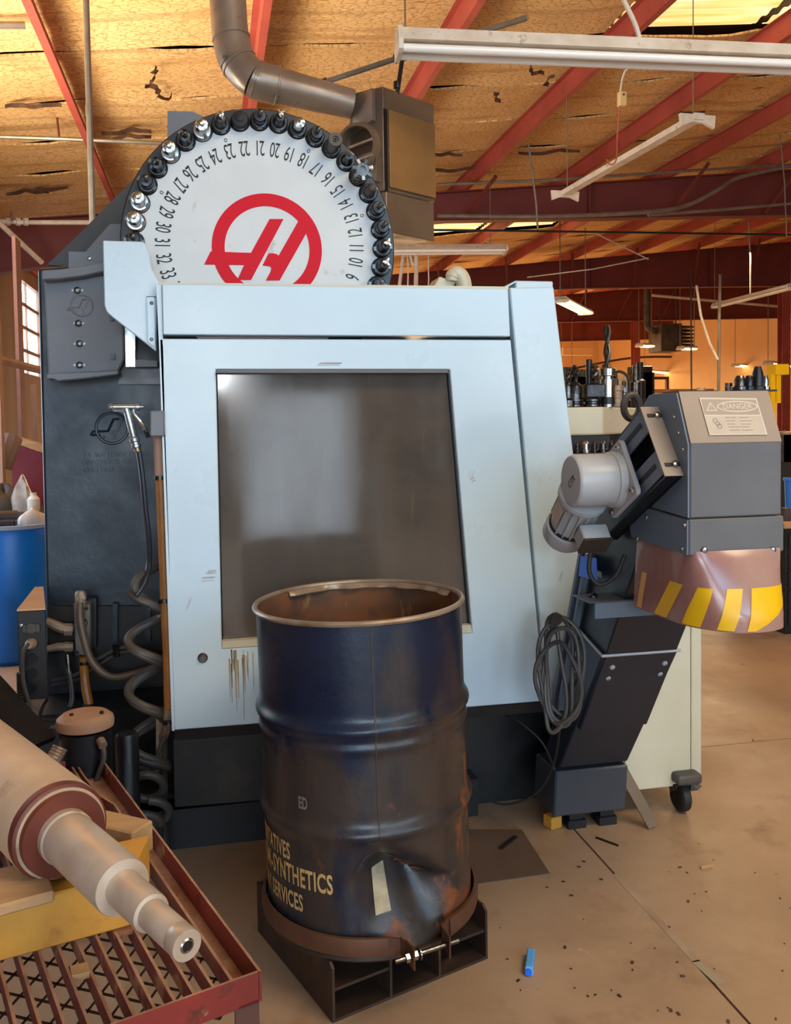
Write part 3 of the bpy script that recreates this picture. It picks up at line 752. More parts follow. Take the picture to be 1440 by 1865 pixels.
# white wing of sheet metal beside the header
YW = 2.965
wing = [P(187, 438, YW), P(257, 440, YW), P(264, 442, YW), P(272, 462, YW), P(276, 490, YW), P(292, 517, YW), P(285, 538, YW), P(284, 640, YW), P(205, 578, YW), P(194, 568, YW), P(190, 556, YW)]
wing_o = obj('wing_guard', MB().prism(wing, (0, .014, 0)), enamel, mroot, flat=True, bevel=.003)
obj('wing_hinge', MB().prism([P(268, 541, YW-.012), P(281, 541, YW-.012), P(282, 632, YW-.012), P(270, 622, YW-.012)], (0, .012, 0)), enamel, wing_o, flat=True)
for y in (552, 618):
    b = MB(); screw(b, P(276, y, YW-.012), (0, -1, 0), .006); obj('hinge_screw', b, steel2, wing_o)
obj('wing_seam', MB().prism([P(267, 539.5, YW-.002), P(284, 539.5, YW-.002), P(284, 542, YW-.002), P(267, 542, YW-.002)], (0, .002, 0)), blackp, wing_o, flat=True)

# --- tool carousel
YD = 3.16
c0 = P(476, 449, YD)
ppm = 1/((P(486, 449, YD)-P(466, 449, YD)).length/20)
RD = 249/ppm
car = obj('carousel_wheel', MB().lathe([(RD-.004, -.004), (RD, 0), (RD, .11), (RD-.01, .115)], c0, (0, 1, 0), 96), discb, mroot)
RW = 217/ppm
pts = []
NP = 40
rp = 225/ppm; rc = 19.5/ppm
for i in range(NP*10):
    t = 2*PI*i/(NP*10)
    k0 = round((t-PI/2)/(2*PI/NP)); tc_ = PI/2+k0*2*PI/NP
    dx = t-tc_
    # scallop: stay outside the pocket circle
    s = rp*math.sin(dx)
    r = RW
    if abs(s) < rc:
        r = min(RW, rp*math.cos(dx)-math.sqrt(rc*rc-s*s))
    pts.append(c0+V((math.cos(t)*r, 0, math.sin(t)*r)))
obj('carousel_face', MB().prism([q+V((0, -.016, 0)) for q in pts], (0, .014, 0)), discw, car, flat=True)
def num_at(n): return PI/2 + (n-21)*2*PI/NP
rn = 177/ppm
for n in list(range(8, 35)):
    t = num_at(n); e = V((math.cos(t), 0, math.sin(t)))
    vs, fs = text_geo(str(n), 39/ppm, .0005, .5, space=.92)
    obj('pocket_number', MB().add(place(vs, c0+e*rn+V((0, -.0168, 0)), V((e.z, 0, -e.x)) * -1, -e, -Y_), fs), ink, car, flat=True)
    if n in (13, 18, 23, 28):
        vs, fs = text_geo('o', 15/ppm, .0005, .8)
        obj('pocket_mark', MB().add(place(vs, c0+e*(rn+18/ppm)+V((0, -.0168, 0)), V((e.z, 0, -e.x)) * -1, -e, -Y_), fs), ink, car, flat=True)
# red badge
lc = P(487, 453, YD-.018); lr = 100/ppm
lg = MB()
ang = [2*PI*i/64 for i in range(64)]
lg.ring([lc+V((math.cos(t)*lr, 0, math.sin(t)*lr)) for t in ang], [lc+V((math.cos(t)*lr*.77, 0, math.sin(t)*lr*.77)) for t in ang], (0, .0012, 0))
def LP(q): # badge artwork, traced in artwork units
    return [P(380+x/6.545, 340+y/6.545, YD-.0185) for x, y in q]
lg.prism(LP([(725, 385), (892, 385), (505, 1112), (340, 1112), (420, 935), (-55, 927), (22, 772), (503, 788)]), (0, .0012, 0))
lg.prism(LP([(1085, 380), (1190, 440), (1160, 560), (845, 1118), (680, 1118), (738, 1010), (745, 970), (728, 948), (640, 940), (712, 795), (765, 793), (812, 803), (832, 822)]), (0, .0012, 0))
obj('carousel_badge', lg, logored, car, flat=True)

# --- bracket, hoses fittings and manifold on the casting's foot
hol = obj('gun_holder', MB().prism([P(273, 748, 2.885), P(299, 748, 2.885), P(299, 795, 2.885), P(273, 795, 2.885)], (0, .10, 0)), headgrey, mroot, flat=True, bevel=.004)
YM = 3.36
man = obj('coolant_manifold', MB().prism([P(133, 1100, YM), P(165, 1099, YM), P(165, 1194, YM), P(137, 1194, YM)], (0, .06, 0)), mat('manifold_aluminium', lin(128, 124, 118), lin(106, 100, 94), 8, rough=.45, metal=.4), mroot, flat=True, bevel=.004)
obj('manifold_back', MB().prism([P(160, 1090, YM+.06), P(175, 1090, YM+.06), P(175, 1180, YM+.06), P(160, 1186, YM+.06)], (0, .06, 0)), blackp, mroot, flat=True)
crest(152, 1134, 7, YM, 0, 'manifold_crest', steel2, man, .0016)
for x, y in ((158, 1108), (141, 1188), (160, 1188)):
    b = MB(); screw(b, P(x, y, YM), (0, -1, 0), .006); obj('manifold_screw', b, blackp, man)
fit = mat('dusty_fitting', lin(168, 146, 124), lin(130, 108, 90), 9, rough=.5, metal=.3)
for pts_, r in (([(84, 1131), (100, 1139), (112, 1144), (134, 1147)], .019), ([(86, 1182), (105, 1178), (134, 1178)], .015)):
    b = MB().tube([P(x, y, YM+.02) for x, y in pts_], [r*.8, r, r, r*.9][:len(pts_)], 10); b.cyl(P(118, pts_[-1][1], YM+.02), P(133, pts_[-1][1], YM+.02), r*1.25, 8)
    obj('pipe_fitting', b, fit, man)
b = MB().cyl(P(141, 1090, YM-.02), P(156, 1090, YM-.02), .018, 8); b.lathe([(.02, -.02), (.02, .03), (.014, .04)], P(147, 1096, YM-.02), (0, 0, 1), 8)
obj('pipe_elbow', b, fit, man)
# connector box at the foot of the column
jb = MB()
YJ = 3.05
jx0, jx1 = P(31, 1120, YJ).x, P(83, 1115, YJ).x
jz0, jz1 = P(40, 1276, YJ).z, P(40, 1113, YJ).z
FL_, FR_, BR_ = V((jx0, YJ, jz0)), V((jx1, YJ, jz0)), onY(80, 1100, YJ+.42); BR_ = V((BR_.x, BR_.y, jz0)); BL_ = BR_ + V((-.03, 0, 0))
jbox = obj('connector_box', jb.prism([FL_, FR_, BR_, BL_], (0, 0, jz1-jz0)), basedark, mroot, flat=True, bevel=.003)
obj('box_lid', MB().prism([q+V((0, 0, jz1-jz0)) for q in (FL_, FR_, BR_, BL_)], (0, 0, .006)), mat('lit_lid_metal', lin(200, 158, 122), lin(186, 142, 106), 4, rough=.6), jbox)  # tan of the lit top face put into the lid colour
for i, y in enumerate((1143, 1171, 1199, 1226, 1252)):
    b = MB(); c = P(58, y, YJ); r = .017
    if i == 0: b.box((c.x-.026, YJ-.012, c.z-.012), (c.x+.026, YJ, c.z+.012))
    b.lathe([(r, 0), (r, .012), (r*.72, .012), (r*.72, .003), (.0001, .003)], c, (0, -1, 0), 18)
    obj('socket', b, blackp if i else junk, jbox)
for x in (39, 66):
    b = MB(); screw(b, P(x, 1139, YJ), (0, -1, 0), .007); obj('box_screw', b, steel, jbox)
obj('cable_bundle', MB().tube(spline([P(95, 1240, 3.4), P(140, 1228, 3.38), P(170, 1205, 3.37), P(230, 1178, 3.36), P(300, 1198, 3.36)], 6), .007, 6), rubber, mroot)
obj('cable_bundle', MB().tube(spline([P(95, 1248, 3.4), P(145, 1236, 3.38), P(175, 1214, 3.37), P(232, 1186, 3.36), P(300, 1206, 3.36)], 6), .006, 6), rubber, mroot)
obj('cable_tie', MB().cyl(P(211, 1173, 3.35), P(212, 1196, 3.35), .012, 8), steel2, mroot)
# tool tray on the front of the machine
t0 = P(1098, 741, 3.37); t1 = P(1098, 792, 3.37)
tx0 = 1.20
tray = obj('tool_tray', MB().prism([(tx0, 3.37, t1.z), (t0.x, 3.37, t1.z), (t0.x+.4, 3.82, t1.z), (t0.x+.4, 4.3, t1.z), (tx0, 4.3, t1.z)], (0, 0, t0.z-t1.z)), cream, mroot, flat=True, bevel=.008, segs=2)
TRAYZ = t0.z
obj('tray_arm', MB().box((1.12, 3.6, t1.z-.06), (1.3, 3.75, t1.z)), cream, mroot)
# ================================================================== cutting tools standing in the carousel pockets
# every holder is built along +Z (flange at 0, tip outwards) and then turned to point out of the wheel
AX = Vector((0, -1, 0))
ROT_OUT = (PI/2, 0, 0)          # +Z -> -Y
def flange_mb(): return MB().lathe([(.030, -.012), (.0345, -.009), (.0345, -.003), (.029, 0), (.029, .006), (.0345, .009), (.0345, .016), (.031, .019), (.022, .020)], n=24)
def build_tool(kind, label):
    t = thing('tool_holder', label, 'tool holder', (0, 0, 0), 'tool holders around the carousel wheel')
    obj('flange', flange_mb(), {'chrome': steel, 'bright': steel}.get(kind, blacksteel), t, local=True)
    for s in (-1, 1): obj('drive_key', MB().box((s*.031-.006, -.008, .0165), (s*.031+.006, .008, .022)), steel2, t, local=True)
    if kind == 'collet':
        obj('collet_nut', MB().lathe([(.022, .018), (.022, .03), (.0245, .032), (.0245, .058), (.021, .062), (.011, .063)], n=20), blacksteel, t, local=True)
        obj('cutter', MB().lathe([(.008, .058), (.008, .085), (.0095, .087), (.0095, .105), (.002, .109)], n=12), steel2, t, local=True)
    elif kind == 'cone':
        obj('holder_nose', MB().lathe([(.024, .018), (.022, .03), (.0155, .075), (.0145, .082), (.007, .083)], n=20), blacksteel, t, local=True)
        obj('cutter', MB().lathe([(.006, .08), (.006, .105), (.001, .112)], n=10), steel, t, local=True)
    elif kind == 'nosegrey':
        obj('holder_nose', MB().lathe([(.025, .018), (.0235, .03), (.0175, .085), (.0135, .092), (.005, .096), (.0001, .097)], n=20), junk, t, local=True)
    elif kind == 'chrome':
        obj('collet_nut', MB().lathe([(.024, .018), (.0225, .04), (.025, .045), (.025, .07), (.021, .08), (.010, .083)], n=20), steel, t, local=True)
        obj('cutter', MB().lathe([(.007, .08), (.007, .096), (.0105, .098), (.0095, .108), (.001, .110)], n=8), brasst, t, local=True)
    elif kind == 'insert':
        obj('holder_nose', MB().lathe([(.023, .018), (.021, .06), (.018, .072), (.0125, .075)], n=20), blacksteel, t, local=True)
        c = MB().lathe([(.008, .07), (.008, .100), (.011, .105), (.011, .118), (.006, .120)], n=12)
        for a in range(3): c.obox((.010*math.cos(a*2.09), .010*math.sin(a*2.09), .117), (math.cos(a*2.09), math.sin(a*2.09), 0), (-math.sin(a*2.09), math.cos(a*2.09), 0), (0, 0, 1), .010, .006, .012)
        obj('cutter', c, brasst, t, local=True)
    elif kind == 'ball':
        obj('holder_nose', MB().lathe([(.0225, .018), (.0215, .05), (.0165, .054)], n=20), blacksteel, t, local=True)
        obj('collet_nut', MB().lathe([(.0165, .052), (.0235, .056), (.0245, .066), (.021, .078), (.010, .082), (.005, .083)], n=20), steel, t, local=True)
        obj('cutter', MB().lathe([(.0035, .08), (.0035, .112), (.0055, .114), (.004, .124), (.001, .126)], n=8), steel, t, local=True)
    elif kind == 'long':
        obj('holder_nose', MB().lathe([(.0255, .018), (.0245, .075), (.0275, .08), (.0275, .105), (.0255, .112), (.0125, .112), (.0125, .106), (.008, .106), (.007, .112), (.004, .112), (.003, .1), (.0001, .1)], n=24), junk, t, local=True)
    elif kind == 'plug':
        obj('dust_plug', MB().lathe([(.034, .018), (.034, .026), (.029, .034), (.013, .039), (.0125, .045), (.0001, .048)], n=24), blackrub, t, local=True)
    elif kind == 'facemill':
        obj('arbor', MB().lathe([(.027, .018), (.026, .055), (.022, .06)], n=20), mat('copper_grease_steel', lin(120, 86, 76), lin(90, 74, 68), 20, rough=.4, metal=.6), t, local=True)
        hub = MB().lathe([(.022, .055), (.026, .065), (.028, .098), (.025, .1), (.013, .1), (.013, .094), (.0001, .094)], n=20)
        mill = obj('mill_body', hub, steel2, t, local=True)
        for a in range(7):
            q = a*2*PI/7; u = Vector((math.cos(q), math.sin(q), 0)); w_ = Vector((-math.sin(q), math.cos(q), 0))
            obj('insert_tooth', MB().obox(u*.0325+Z_*.09, u, w_, Z_, .016, .011, .026), brasst if a % 2 else steel2, mill, local=True)
    elif kind == 'endmill':
        obj('collet_nut', MB().lathe([(.026, .018), (.025, .028), (.0195, .042), (.019, .06), (.012, .062)], n=20), blacksteel, t, local=True)
        c = MB()
        for a in range(4):
            c.tube([Vector((math.cos(a*PI/2+z*55)*.006, math.sin(a*PI/2+z*55)*.006, z)) for z in [.058+.008*i for i in range(8)]], .0045, 5)
        obj('cutter', c, carbide, t, local=True)
    return t
KINDS = {9: 'cone', 10: 'insert', 11: 'insert', 12: 'collet', 13: 'collet', 14: 'nosegrey', 15: 'facemill', 16: 'cone', 17: 'long', 18: 'collet', 19: 'ball', 20: 'insert',
         21: 'collet', 22: 'plug', 23: 'insert', 24: 'chrome', 25: 'endmill', 26: 'chrome', 27: 'endmill', 28: 'collet', 29: 'chrome', 30: 'chrome', 31: 'collet', 32: 'cone'}
DESC = {'cone': 'black tapered tool holder with a short cutter', 'insert': 'black tool holder with bright insert tips', 'collet': 'dark collet chuck holding a stubby cutter', 'nosegrey': 'dull grey blunt nosed tool holder',
        'facemill': 'silver toothed face mill holder', 'long': 'long grey boring sleeve holder', 'ball': 'shiny round nut tool holder with thin point', 'plug': 'black pocket plug with small centre knob',
        'chrome': 'bright chrome tool holder', 'endmill': 'dark tool holder with twisted flute cutter'}
POS = {9: (698, 516), 10: (700, 494), 11: (697, 459), 12: (691, 424), 13: (687, 390), 14: (675, 355), 15: (655, 322), 16: (634, 297), 17: (608, 268), 18: (578, 252), 19: (546, 235), 20: (513, 227),
       21: (476, 222), 22: (439, 226), 23: (405, 230), 24: (371, 244), 25: (341, 262), 26: (314, 283), 27: (291, 313), 28: (271, 341), 29: (259, 375), 30: (252, 411), 31: (254, 440), 32: (264, 480)}
proto = {}
for n, kd in KINDS.items():
    lab = f"{DESC[kd]} in the carousel pocket marked {spell(n)}"
    t = num_at(n); e = V((math.cos(t), 0, math.sin(t)))
    loc = c0 + e*(223.5/ppm) + V((0, -.018, 0))
    if kd not in proto:
        proto[kd] = build_tool(kd, lab); o = proto[kd]; o.location = loc
    else: o = dup(proto[kd], loc, lab)
    o.rotation_euler = (PI/2, 0, t+.7*n)
    o.rotation_mode = 'XYZ'
    o.rotation_euler = Matrix.Rotation(PI/2, 3, 'X').to_euler()
    M3 = Matrix.Rotation(PI/2, 3, 'X') @ Matrix.Rotation(-t + .3*n, 3, 'Z')
    o.rotation_euler = M3.to_euler(); o.scale = (.92, .92, .95)

# ------------------------------------------------------------------ tools standing on the tray at the machine's front
TG = 'cutting tools standing on the cream tray'
def stand(px, z=TRAYZ, y=3.47): return V((onY(px, 740, y).x, y, z))
def helix(mb, c, r, z0, z1, turns, n=2, wr=None):
    for a in range(n):
        mb.tube([c+V((math.cos(a*2*PI/n+t*turns*2*PI)*r, math.sin(a*2*PI/n+t*turns*2*PI)*r, z0+(z1-z0)*t)) for t in [i/24 for i in range(25)]], wr or r*.95, 6)
    return mb
S = 1/ (1600/ (3.45/ .94))   # metres per pixel at the tray
# tall drill
p = stand(1106)
t = thing('drill_holder', 'tall twist drill in a bright steel sleeve, highest tool on the tray', 'tool holder', p, TG)
obj('sleeve', MB().lathe([(.028, 0), (.028, .012), (.026, .014), (.026, .04), (.031, .042), (.031, .118), (.024, .120), (.024, .13), (.033, .133), (.034, .162), (.03, .166), (.016, .168)], p, n=24), steel, t)
obj('black_band', MB().lathe([(.0315, .012), (.0315, .04)], p, n=24, caps=True), blackp, t)
obj('drill_bit', helix(MB(), p, .0085, .165, .345, 1.1), carbide, t)
obj('coolant_elbow', MB().tube(spline([p+V((.034, 0, .148)), p+V((.06, 0, .15)), p+V((.088, 0, .135)), p+V((.1, 0, .1)), p+V((.1, 0, .06))], 4), .006, 6), blackrub, t)
# chuck
p = stand(1047)
t = thing('drill_chuck_holder', 'keyed drill chuck with short bit at the left of the tall drill', 'tool holder', p, TG)
obj('flange', MB().lathe([(.03, 0), (.036, .004), (.036, .012), (.03, .016), (.03, .022), (.036, .026), (.036, .034), (.028, .036), (.028, .056)], p, n=24), steel2, t)
obj('chuck', MB().lathe([(.03, .056), (.03, .08), (.026, .092), (.016, .104), (.009, .106)], p, n=20), blacksteel, t)
obj('drill_bit', helix(MB(), p, .0065, .104, .178, 1.2), carbide, t)
p = stand(1034)
t = thing('end_mill_holder', 'slim end mill holder half hidden by the white panel edge', 'tool holder', p, TG)
obj('flange', MB().lathe([(.03, 0), (.034, .004), (.034, .03), (.018, .04), (.016, .09)], p, n=20), steel2, t)
obj('cutter', helix(MB(), p, .006, .088, .165, 1.5), steel2, t)
p = stand(1078)
t = thing('boring_head_holder', 'wide black boring head with thick bar between chuck and tall drill', 'tool holder', p, TG)
obj('flange', MB().lathe([(.034, 0), (.04, .004), (.04, .012), (.034, .016), (.034, .022), (.04, .026), (.04, .034), (.03, .038)], p, n=24), steel2, t)
obj('boring_head', MB().box((p.x-.042, p.y-.035, p.z+.04), (p.x+.042, p.y+.035, p.z+.098)), blacksteel, t, bevel=.005)
obj('boring_bar', MB().lathe([(.013, .098), (.013, .2), (.011, .203)], p+V((-.008, .012, 0)), n=14), blackp, t)
obj('drill_bit', helix(MB(), p+V((.004, -.02, 0)), .007, .098, .172, 1.4), steel2, t)
p = stand(1088, y=3.62)
t = thing('milling_arbor', 'short dark shell mill arbor behind the boring head', 'tool holder', p, TG)
obj('flange', MB().lathe([(.034, 0), (.036, .01), (.036, .03), (.028, .034), (.028, .07)], p, n=20), steel2, t)
obj('mill_body', MB().lathe([(.026, .07), (.034, .078), (.034, .115), (.02, .118)], p, n=14), blacksteel, t)
for dx, y, lab in ((1122, 3.7, 'grimy brass coloured collet block beside the drill hose'), (1136, 3.95, 'small steel collet block at the tray corner')):
    p = stand(dx, y=y)
    t = thing('collet_block', lab, 'tool holder', p, TG)
    obj('body', MB().lathe([(.03, 0), (.034, .006), (.034, .04), (.026, .044), (.026, .075), (.032, .078), (.032, .1), (.012, .102)], p, n=16), fit if y < 3.8 else steel2, t)
    obj('shank', MB().lathe([(.01, .1), (.01, .13), (.006, .135)], p, n=10), steel2, t)
# ================================================================== chip conveyor
XA, XB_ = 1.175, 1.435
cr = thing('chip_conveyor', 'grey inclined chip conveyor with hooded head and striped plastic curtain', 'conveyor', (1.3, 2.85, 0))
def L(px, py): return onX(px, py, XA)
def RR(px, py): return onX(px, py, XB_)
W = V((XB_-XA, 0, 0))
# trough (upper, narrower) and lower jacket
def yz(poly, x0, x1): return [V((x0, y, z)) for y, z in poly], V((x1-x0, 0, 0))
up = [(2.87, .47), (2.64, 1.02), (2.56, 1.20), (2.16, 1.30), (2.20, 1.22), (2.505, .742), (2.70, .44)]
pl, vec = yz(up, XA+.008, XB_-.008)
obj('upper_trough', MB().prism(pl, vec), convd, cr, flat=True, bevel=.004)
lo = [(3.02, .16), (2.885, .45), (2.80, .66), (2.705, .80), (2.507, .746), (2.858, .25), (2.80, .13), (2.95, .085)]
pl, vec = yz([(3.03, .19), (2.885, .47), (2.765, .745), (2.70, .79), (2.507, .746), (2.858, .255)], XA, XB_)
jk = obj('lower_jacket', MB().prism(pl, vec), convd, cr, flat=True, bevel=.004)
pl, vec = yz([(3.06, .235), (2.862, .238), (2.885, .065), (3.08, .06)], XA-.012, XB_+.004)
obj('boot', MB().prism(pl, vec), mat('boot_grey_paint', lin(62, 68, 76), lin(54, 58, 66), 2, rough=.4), cr, flat=True, bevel=.006)
# bright lip where the jacket slips over the trough
lip = MB().tube([V((XA-.003, 2.70, .79)), V((XA-.003, 2.503, .744)), V((XB_+.003, 2.503, .744))], .005, 6)
obj('jacket_lip', lip, motorg, cr)
# side rails along the left cheek
for off in (0, .05):
    obj('side_rail', MB().prism([V((XA-.02, 2.885-off, .47)), V((XA-.02, 2.64-off, 1.05)), V((XA-.02, 2.625-off, 1.05)), V((XA-.02, 2.87-off, .47))], (.02, 0, 0)), convg, cr, flat=True)
# adjusting slots and nuts
n_f = V((0, -(.746-.255), -(2.858-2.507))).normalized()   # underside normal
n_f = V((0, -.81, -.58)).normalized()
d_u = V((0, 2.507-2.858, .746-.255)).normalized()
nrm = V((0, d_u.z*-1, d_u.y)).normalized()
if nrm.y > 0: nrm = -nrm
for x in (XA+.045, XB_-.035):
    p0 = V((x, 2.507, .746)) - d_u*.055
    obj('adjusting_slot', MB().obox(p0-d_u*.055+nrm*.001, d_u, X_, nrm, .15, .008, .002), blackrub, jk)
    for s in (.0, .052):
        b = MB(); screw(b, p0-d_u*s+nrm*.001, nrm, .010, .012, 8); obj('slot_bolt', b, motorg, jk)
for y, z in ((2.64, .70), (2.70, .70), (2.72, .64)):
    b = MB(); screw(b, V((XA, y, z)), (-1, 0, 0), .009, .010, 8); obj('cheek_bolt', b, motorg, jk)
obj('cheek_slot', MB().obox((XA-.001, 2.70, .62), d_u, nrm, X_, .09, .007, .002), blackrub, jk)
# support arm across the trough
a0 = onY(1056, 1090, 2.42); 
arm = obj('support_arm', MB().box((a0.x, 2.36, a0.z-.004), (XB_+.03, 2.48, a0.z)), hoodg, cr, bevel=.002)
obj('arm_lip', MB().box((a0.x+.02, 2.36, a0.z-.05), (XB_+.03, 2.366, a0.z-.004)), convg, cr, bevel=.001)
b = MB(); b.lathe([(.014, 0), (.014, .006), (.009, .011), (.009, .004), (.0001, .004)], V((a0.x+.045, 2.43, a0.z)), (0, 0, 1), 16); obj('arm_bolt', b, steel2, cr)
# hood
YFH = 2.0
F = lambda x, y: onY(x, y, YFH)
z_fold, z_bot, z_seam = F(1257, 809).z, F(1255, 1012).z, F(1255, 945).z
top = L(1190, 714)
ytop, ztop = 2.058, 1.543
prof = [(YFH, z_seam), (YFH, z_fold), (ytop, ztop), (2.20, ztop), (2.36, 1.43), (2.34, z_seam+.02)]
pl, vec = yz(prof, XA, XB_)
hood = obj('hood', MB().prism(pl, vec), hoodg, cr, flat=True, bevel=.004)
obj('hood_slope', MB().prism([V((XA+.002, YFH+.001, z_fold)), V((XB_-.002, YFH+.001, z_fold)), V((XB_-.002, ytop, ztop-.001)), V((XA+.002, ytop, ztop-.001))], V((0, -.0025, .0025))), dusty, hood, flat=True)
pl, vec = yz([(YFH-.004, z_bot), (YFH-.004, z_seam-.002), (2.335, z_seam+.016), (2.30, z_bot+.008)], XA-.004, XB_+.004)
skirt = obj('hood_skirt', MB().prism(pl, vec), hoodg, cr, flat=True, bevel=.003)
# left cheek plate, its colour carrying the blue light on that side
pl = [V((XA-.004, YFH+.003, z_seam+.002)), V((XA-.004, YFH+.003, z_fold)), V((XA-.004, ytop, ztop-.003)), V((XA-.004, 2.20, ztop-.003)), V((XA-.004, 2.36, 1.41)), V((XA-.004, 2.335, z_seam+.02))]
obj('cheek_plate', MB().prism(pl, (.004, 0, 0)), convg, hood, flat=True)
pl = [V((XA-.008, YFH, z_bot+.002)), V((XA-.008, YFH, z_seam-.004)), V((XA-.008, 2.33, z_seam+.014)), V((XA-.008, 2.298, z_bot+.01))]
obj('skirt_cheek', MB().prism(pl, (.004, 0, 0)), convg, skirt, flat=True)
obj('top_plate', MB().box((XA+.03, ytop+.01, ztop), (XA+.12, 2.19, ztop+.004)), basedark, hood)
obj('top_plate', MB().box((XB_-.075, ytop+.005, ztop), (XB_+.03, 2.19, ztop+.005)), basedark, hood)
for x, y in ((1228, 760), (1236, 789), (1244, 819)):
    b = MB(); screw(b, onX(x, y, XA-.004), (-1, 0, 0), .0055, .005, 8); obj('rivet', b, steel, hood)
for x, y in ((1178, 943), (1247, 957), (1161, 981), (1243, 1000)):
    b = MB(); screw(b, onX(x, y, XA-.008), (-1, 0, 0), .007, .006, 8); obj('skirt_screw', b, steel, skirt)
for x in (1280, 1404):
    b = MB(); p = F(x, 1001); b.lathe([(.0095, .004), (.0095, .006), (.007, .011), (.0001, .013)], p, (0, -1, 0), 16); obj('hood_bolt', b, steel, skirt)
# warning sign on the sloping face
e1 = X_; e2 = V((0, ytop-YFH, ztop-z_fold)).normalized(); e3 = e1.cross(e2)
if e3.y > 0: e3 = -e3
def H(px, py):   # photo point on the sloping face
    d = ray(px, py); o = V((0, YFH, z_fold)); return CAM + d*((o-CAM).dot(e3)/d.dot(e3)) + e3*.0055
sg = obj('warning_sign', MB().prism([H(1271, 726), H(1375, 727), H(1395, 793), H(1290, 794)], -e3*.001), signl, hood, flat=True)
obj('sign_header', MB().prism([q+e3*.0004 for q in (H(1274, 728.5), H(1373.5, 729.5), H(1382, 757), H(1281, 757))], -e3*.0004), signd, sg, flat=True)
obj('sign_field', MB().prism([q+e3*.0004 for q in (H(1281.5, 759), H(1383, 759), H(1392, 791.5), H(1292, 792))], -e3*.0004), signw, sg, flat=True)
def H2(px, py): return H(px, py)+e3*.0008
tri = [H2(1290, 734), H2(1304, 750), H2(1284, 750)]
ctr = sum(tri, V((0, 0, 0)))/3
obj('sign_triangle', MB().ring(tri, [ctr+(q-ctr)*.72 for q in tri], -e3*.0004), signl, sg, flat=True)
ex = MB(); 
vs, fs = text_geo('!', .016, 0, 1.0); obj('sign_text', ex.add(place(vs, ctr+e2*.001+e3*.0003, e1, e2, e3), fs), signl, sg, flat=True)
oc = H2(1340, 742); ra, rb = .058, .0155
obj('sign_oval', MB().ring([oc+e1*ra*math.cos(2*PI*i/40)+e2*rb*math.sin(2*PI*i/40) for i in range(40)], [oc+e1*(ra-.003)*math.cos(2*PI*i/40)+e2*(rb-.003)*math.sin(2*PI*i/40) for i in range(40)], -e3*.0003), signl, sg, flat=True)
vs, fs = text_geo('DANGER', .022, 0, .95); obj('sign_text', MB().add(place(vs, oc, e1, e2, e3), fs), signl, sg, flat=True)
ln = MB()
rr = random.Random(9)
for y in (763, 769, 775, 780, 786):
    for xx in (1318, 1342):
        l_ = rr.uniform(14, 24); a, b = H2(xx+(y-760)*.28, y), H2(xx+l_+(y-760)*.28, y)
        ln.prism([a, b, b+e2*.0028, a+e2*.0028], -e3*.0003)
for i in range(3):
    c = H2(1300+4*i, 768+5*i); ln.ring([c+e1*.008*math.cos(2*PI*j/12)+e2*.008*math.sin(2*PI*j/12) for j in range(12)], [c+e1*.004*math.cos(2*PI*j/12)+e2*.004*math.sin(2*PI*j/12) for j in range(12)], -e3*.0003)
obj('sign_fine_print', ln, signd, sg, flat=True, kind='stuff')
# plastic curtain hanging from the skirt, bowed out in front
zc0 = z_bot+.01
path = [V((XA-.002, 2.285, 0)), V((XA-.004, 2.2, 0)), V((XA-.004, 2.10, 0)), V((XA+.005, 2.02, 0)), V((XA+.05, 1.955, 0)), V((XA+.11, 1.925, 0)), V((XA+.18, 1.93, 0)), V((XA+.235, 1.96, 0)), V((XB_-.006, 2.02, 0)), V((XB_-.004, 2.12, 0))]
path2 = [V((XA+.004, 2.285, 0)), V((XA+.004, 2.2, 0)), V((XA+.004, 2.10, 0)), V((XA+.004, 2.004, 0)), V((XA+.05, 1.992, 0)), V((XA+.11, 1.99, 0)), V((XA+.18, 1.99, 0)), V((XA+.235, 1.992, 0)), V((XB_-.004, 2.004, 0)), V((XB_-.004, 2.12, 0))]
sp, sp2 = spline(path, 8), spline(path2, 8)
zc1 = 1.0
def cur(u, v, out=0.0):
    i = min(int(u*(len(sp)-1)), len(sp)-2); f = u*(len(sp)-1)-i
    a = sp2[i].lerp(sp2[i+1], f); b = sp[i].lerp(sp[i+1], f)
    q = a.lerp(b, min(1, v*1.25)**.8)
    tg = (sp[i+1]-sp[i]).normalized(); nn = V((tg.y, -tg.x, 0))
    zb = .944
    wob = .006*math.sin(9*u+2)*v + .008*math.exp(-((u-.42)/.05)**2)*math.sin(PI*v)
    q = q + nn*(wob+out); q.z = zc0 + (zb-zc0)*v
    return q
curt = obj('curtain', MB().slab(cur, 72, 16, (0, .0015, 0)), curtainm, cr)
arcs = [0]
NS = 200
for i in range(NS): arcs.append(arcs[-1]+(cur((i+1)/NS, 1)-cur(i/NS, 1)).length)
def u_of(px):   # where along the curtain's foot a photo column falls
    best = min(range(0, NS+1), key=lambda i: abs((lambda q: CX+F_PX*(q-CAM).dot(Rv)/(q-CAM).dot(Fv))(cur(i/NS, .8))-px)); return best/NS
for xt, xb, wd, m_ in ((1168, 1160, 9, 0), (1220, 1191, 22, 1), (1271, 1241, 33, 1), (1331, 1305, 31, 1), (1378, 1360, 16, 1)):
    us = [(u_of(xb), u_of(xt)), (u_of(xb+wd), u_of(xt+wd))]
    def bar(u, v, us=us):
        a = us[0][0]+(us[0][1]-us[0][0])*(1-v); b = us[1][0]+(us[1][1]-us[1][0])*(1-v)
        return cur(min(.995, a+(b-a)*u), .46+.52*v, .0012)
    obj('hazard_stripe', MB().slab(bar, 6, 6, (0, -.0008, 0)), hazy if m_ else mat('faded_orange_stripe', lin(226, 170, 96), rough=.5), curt)
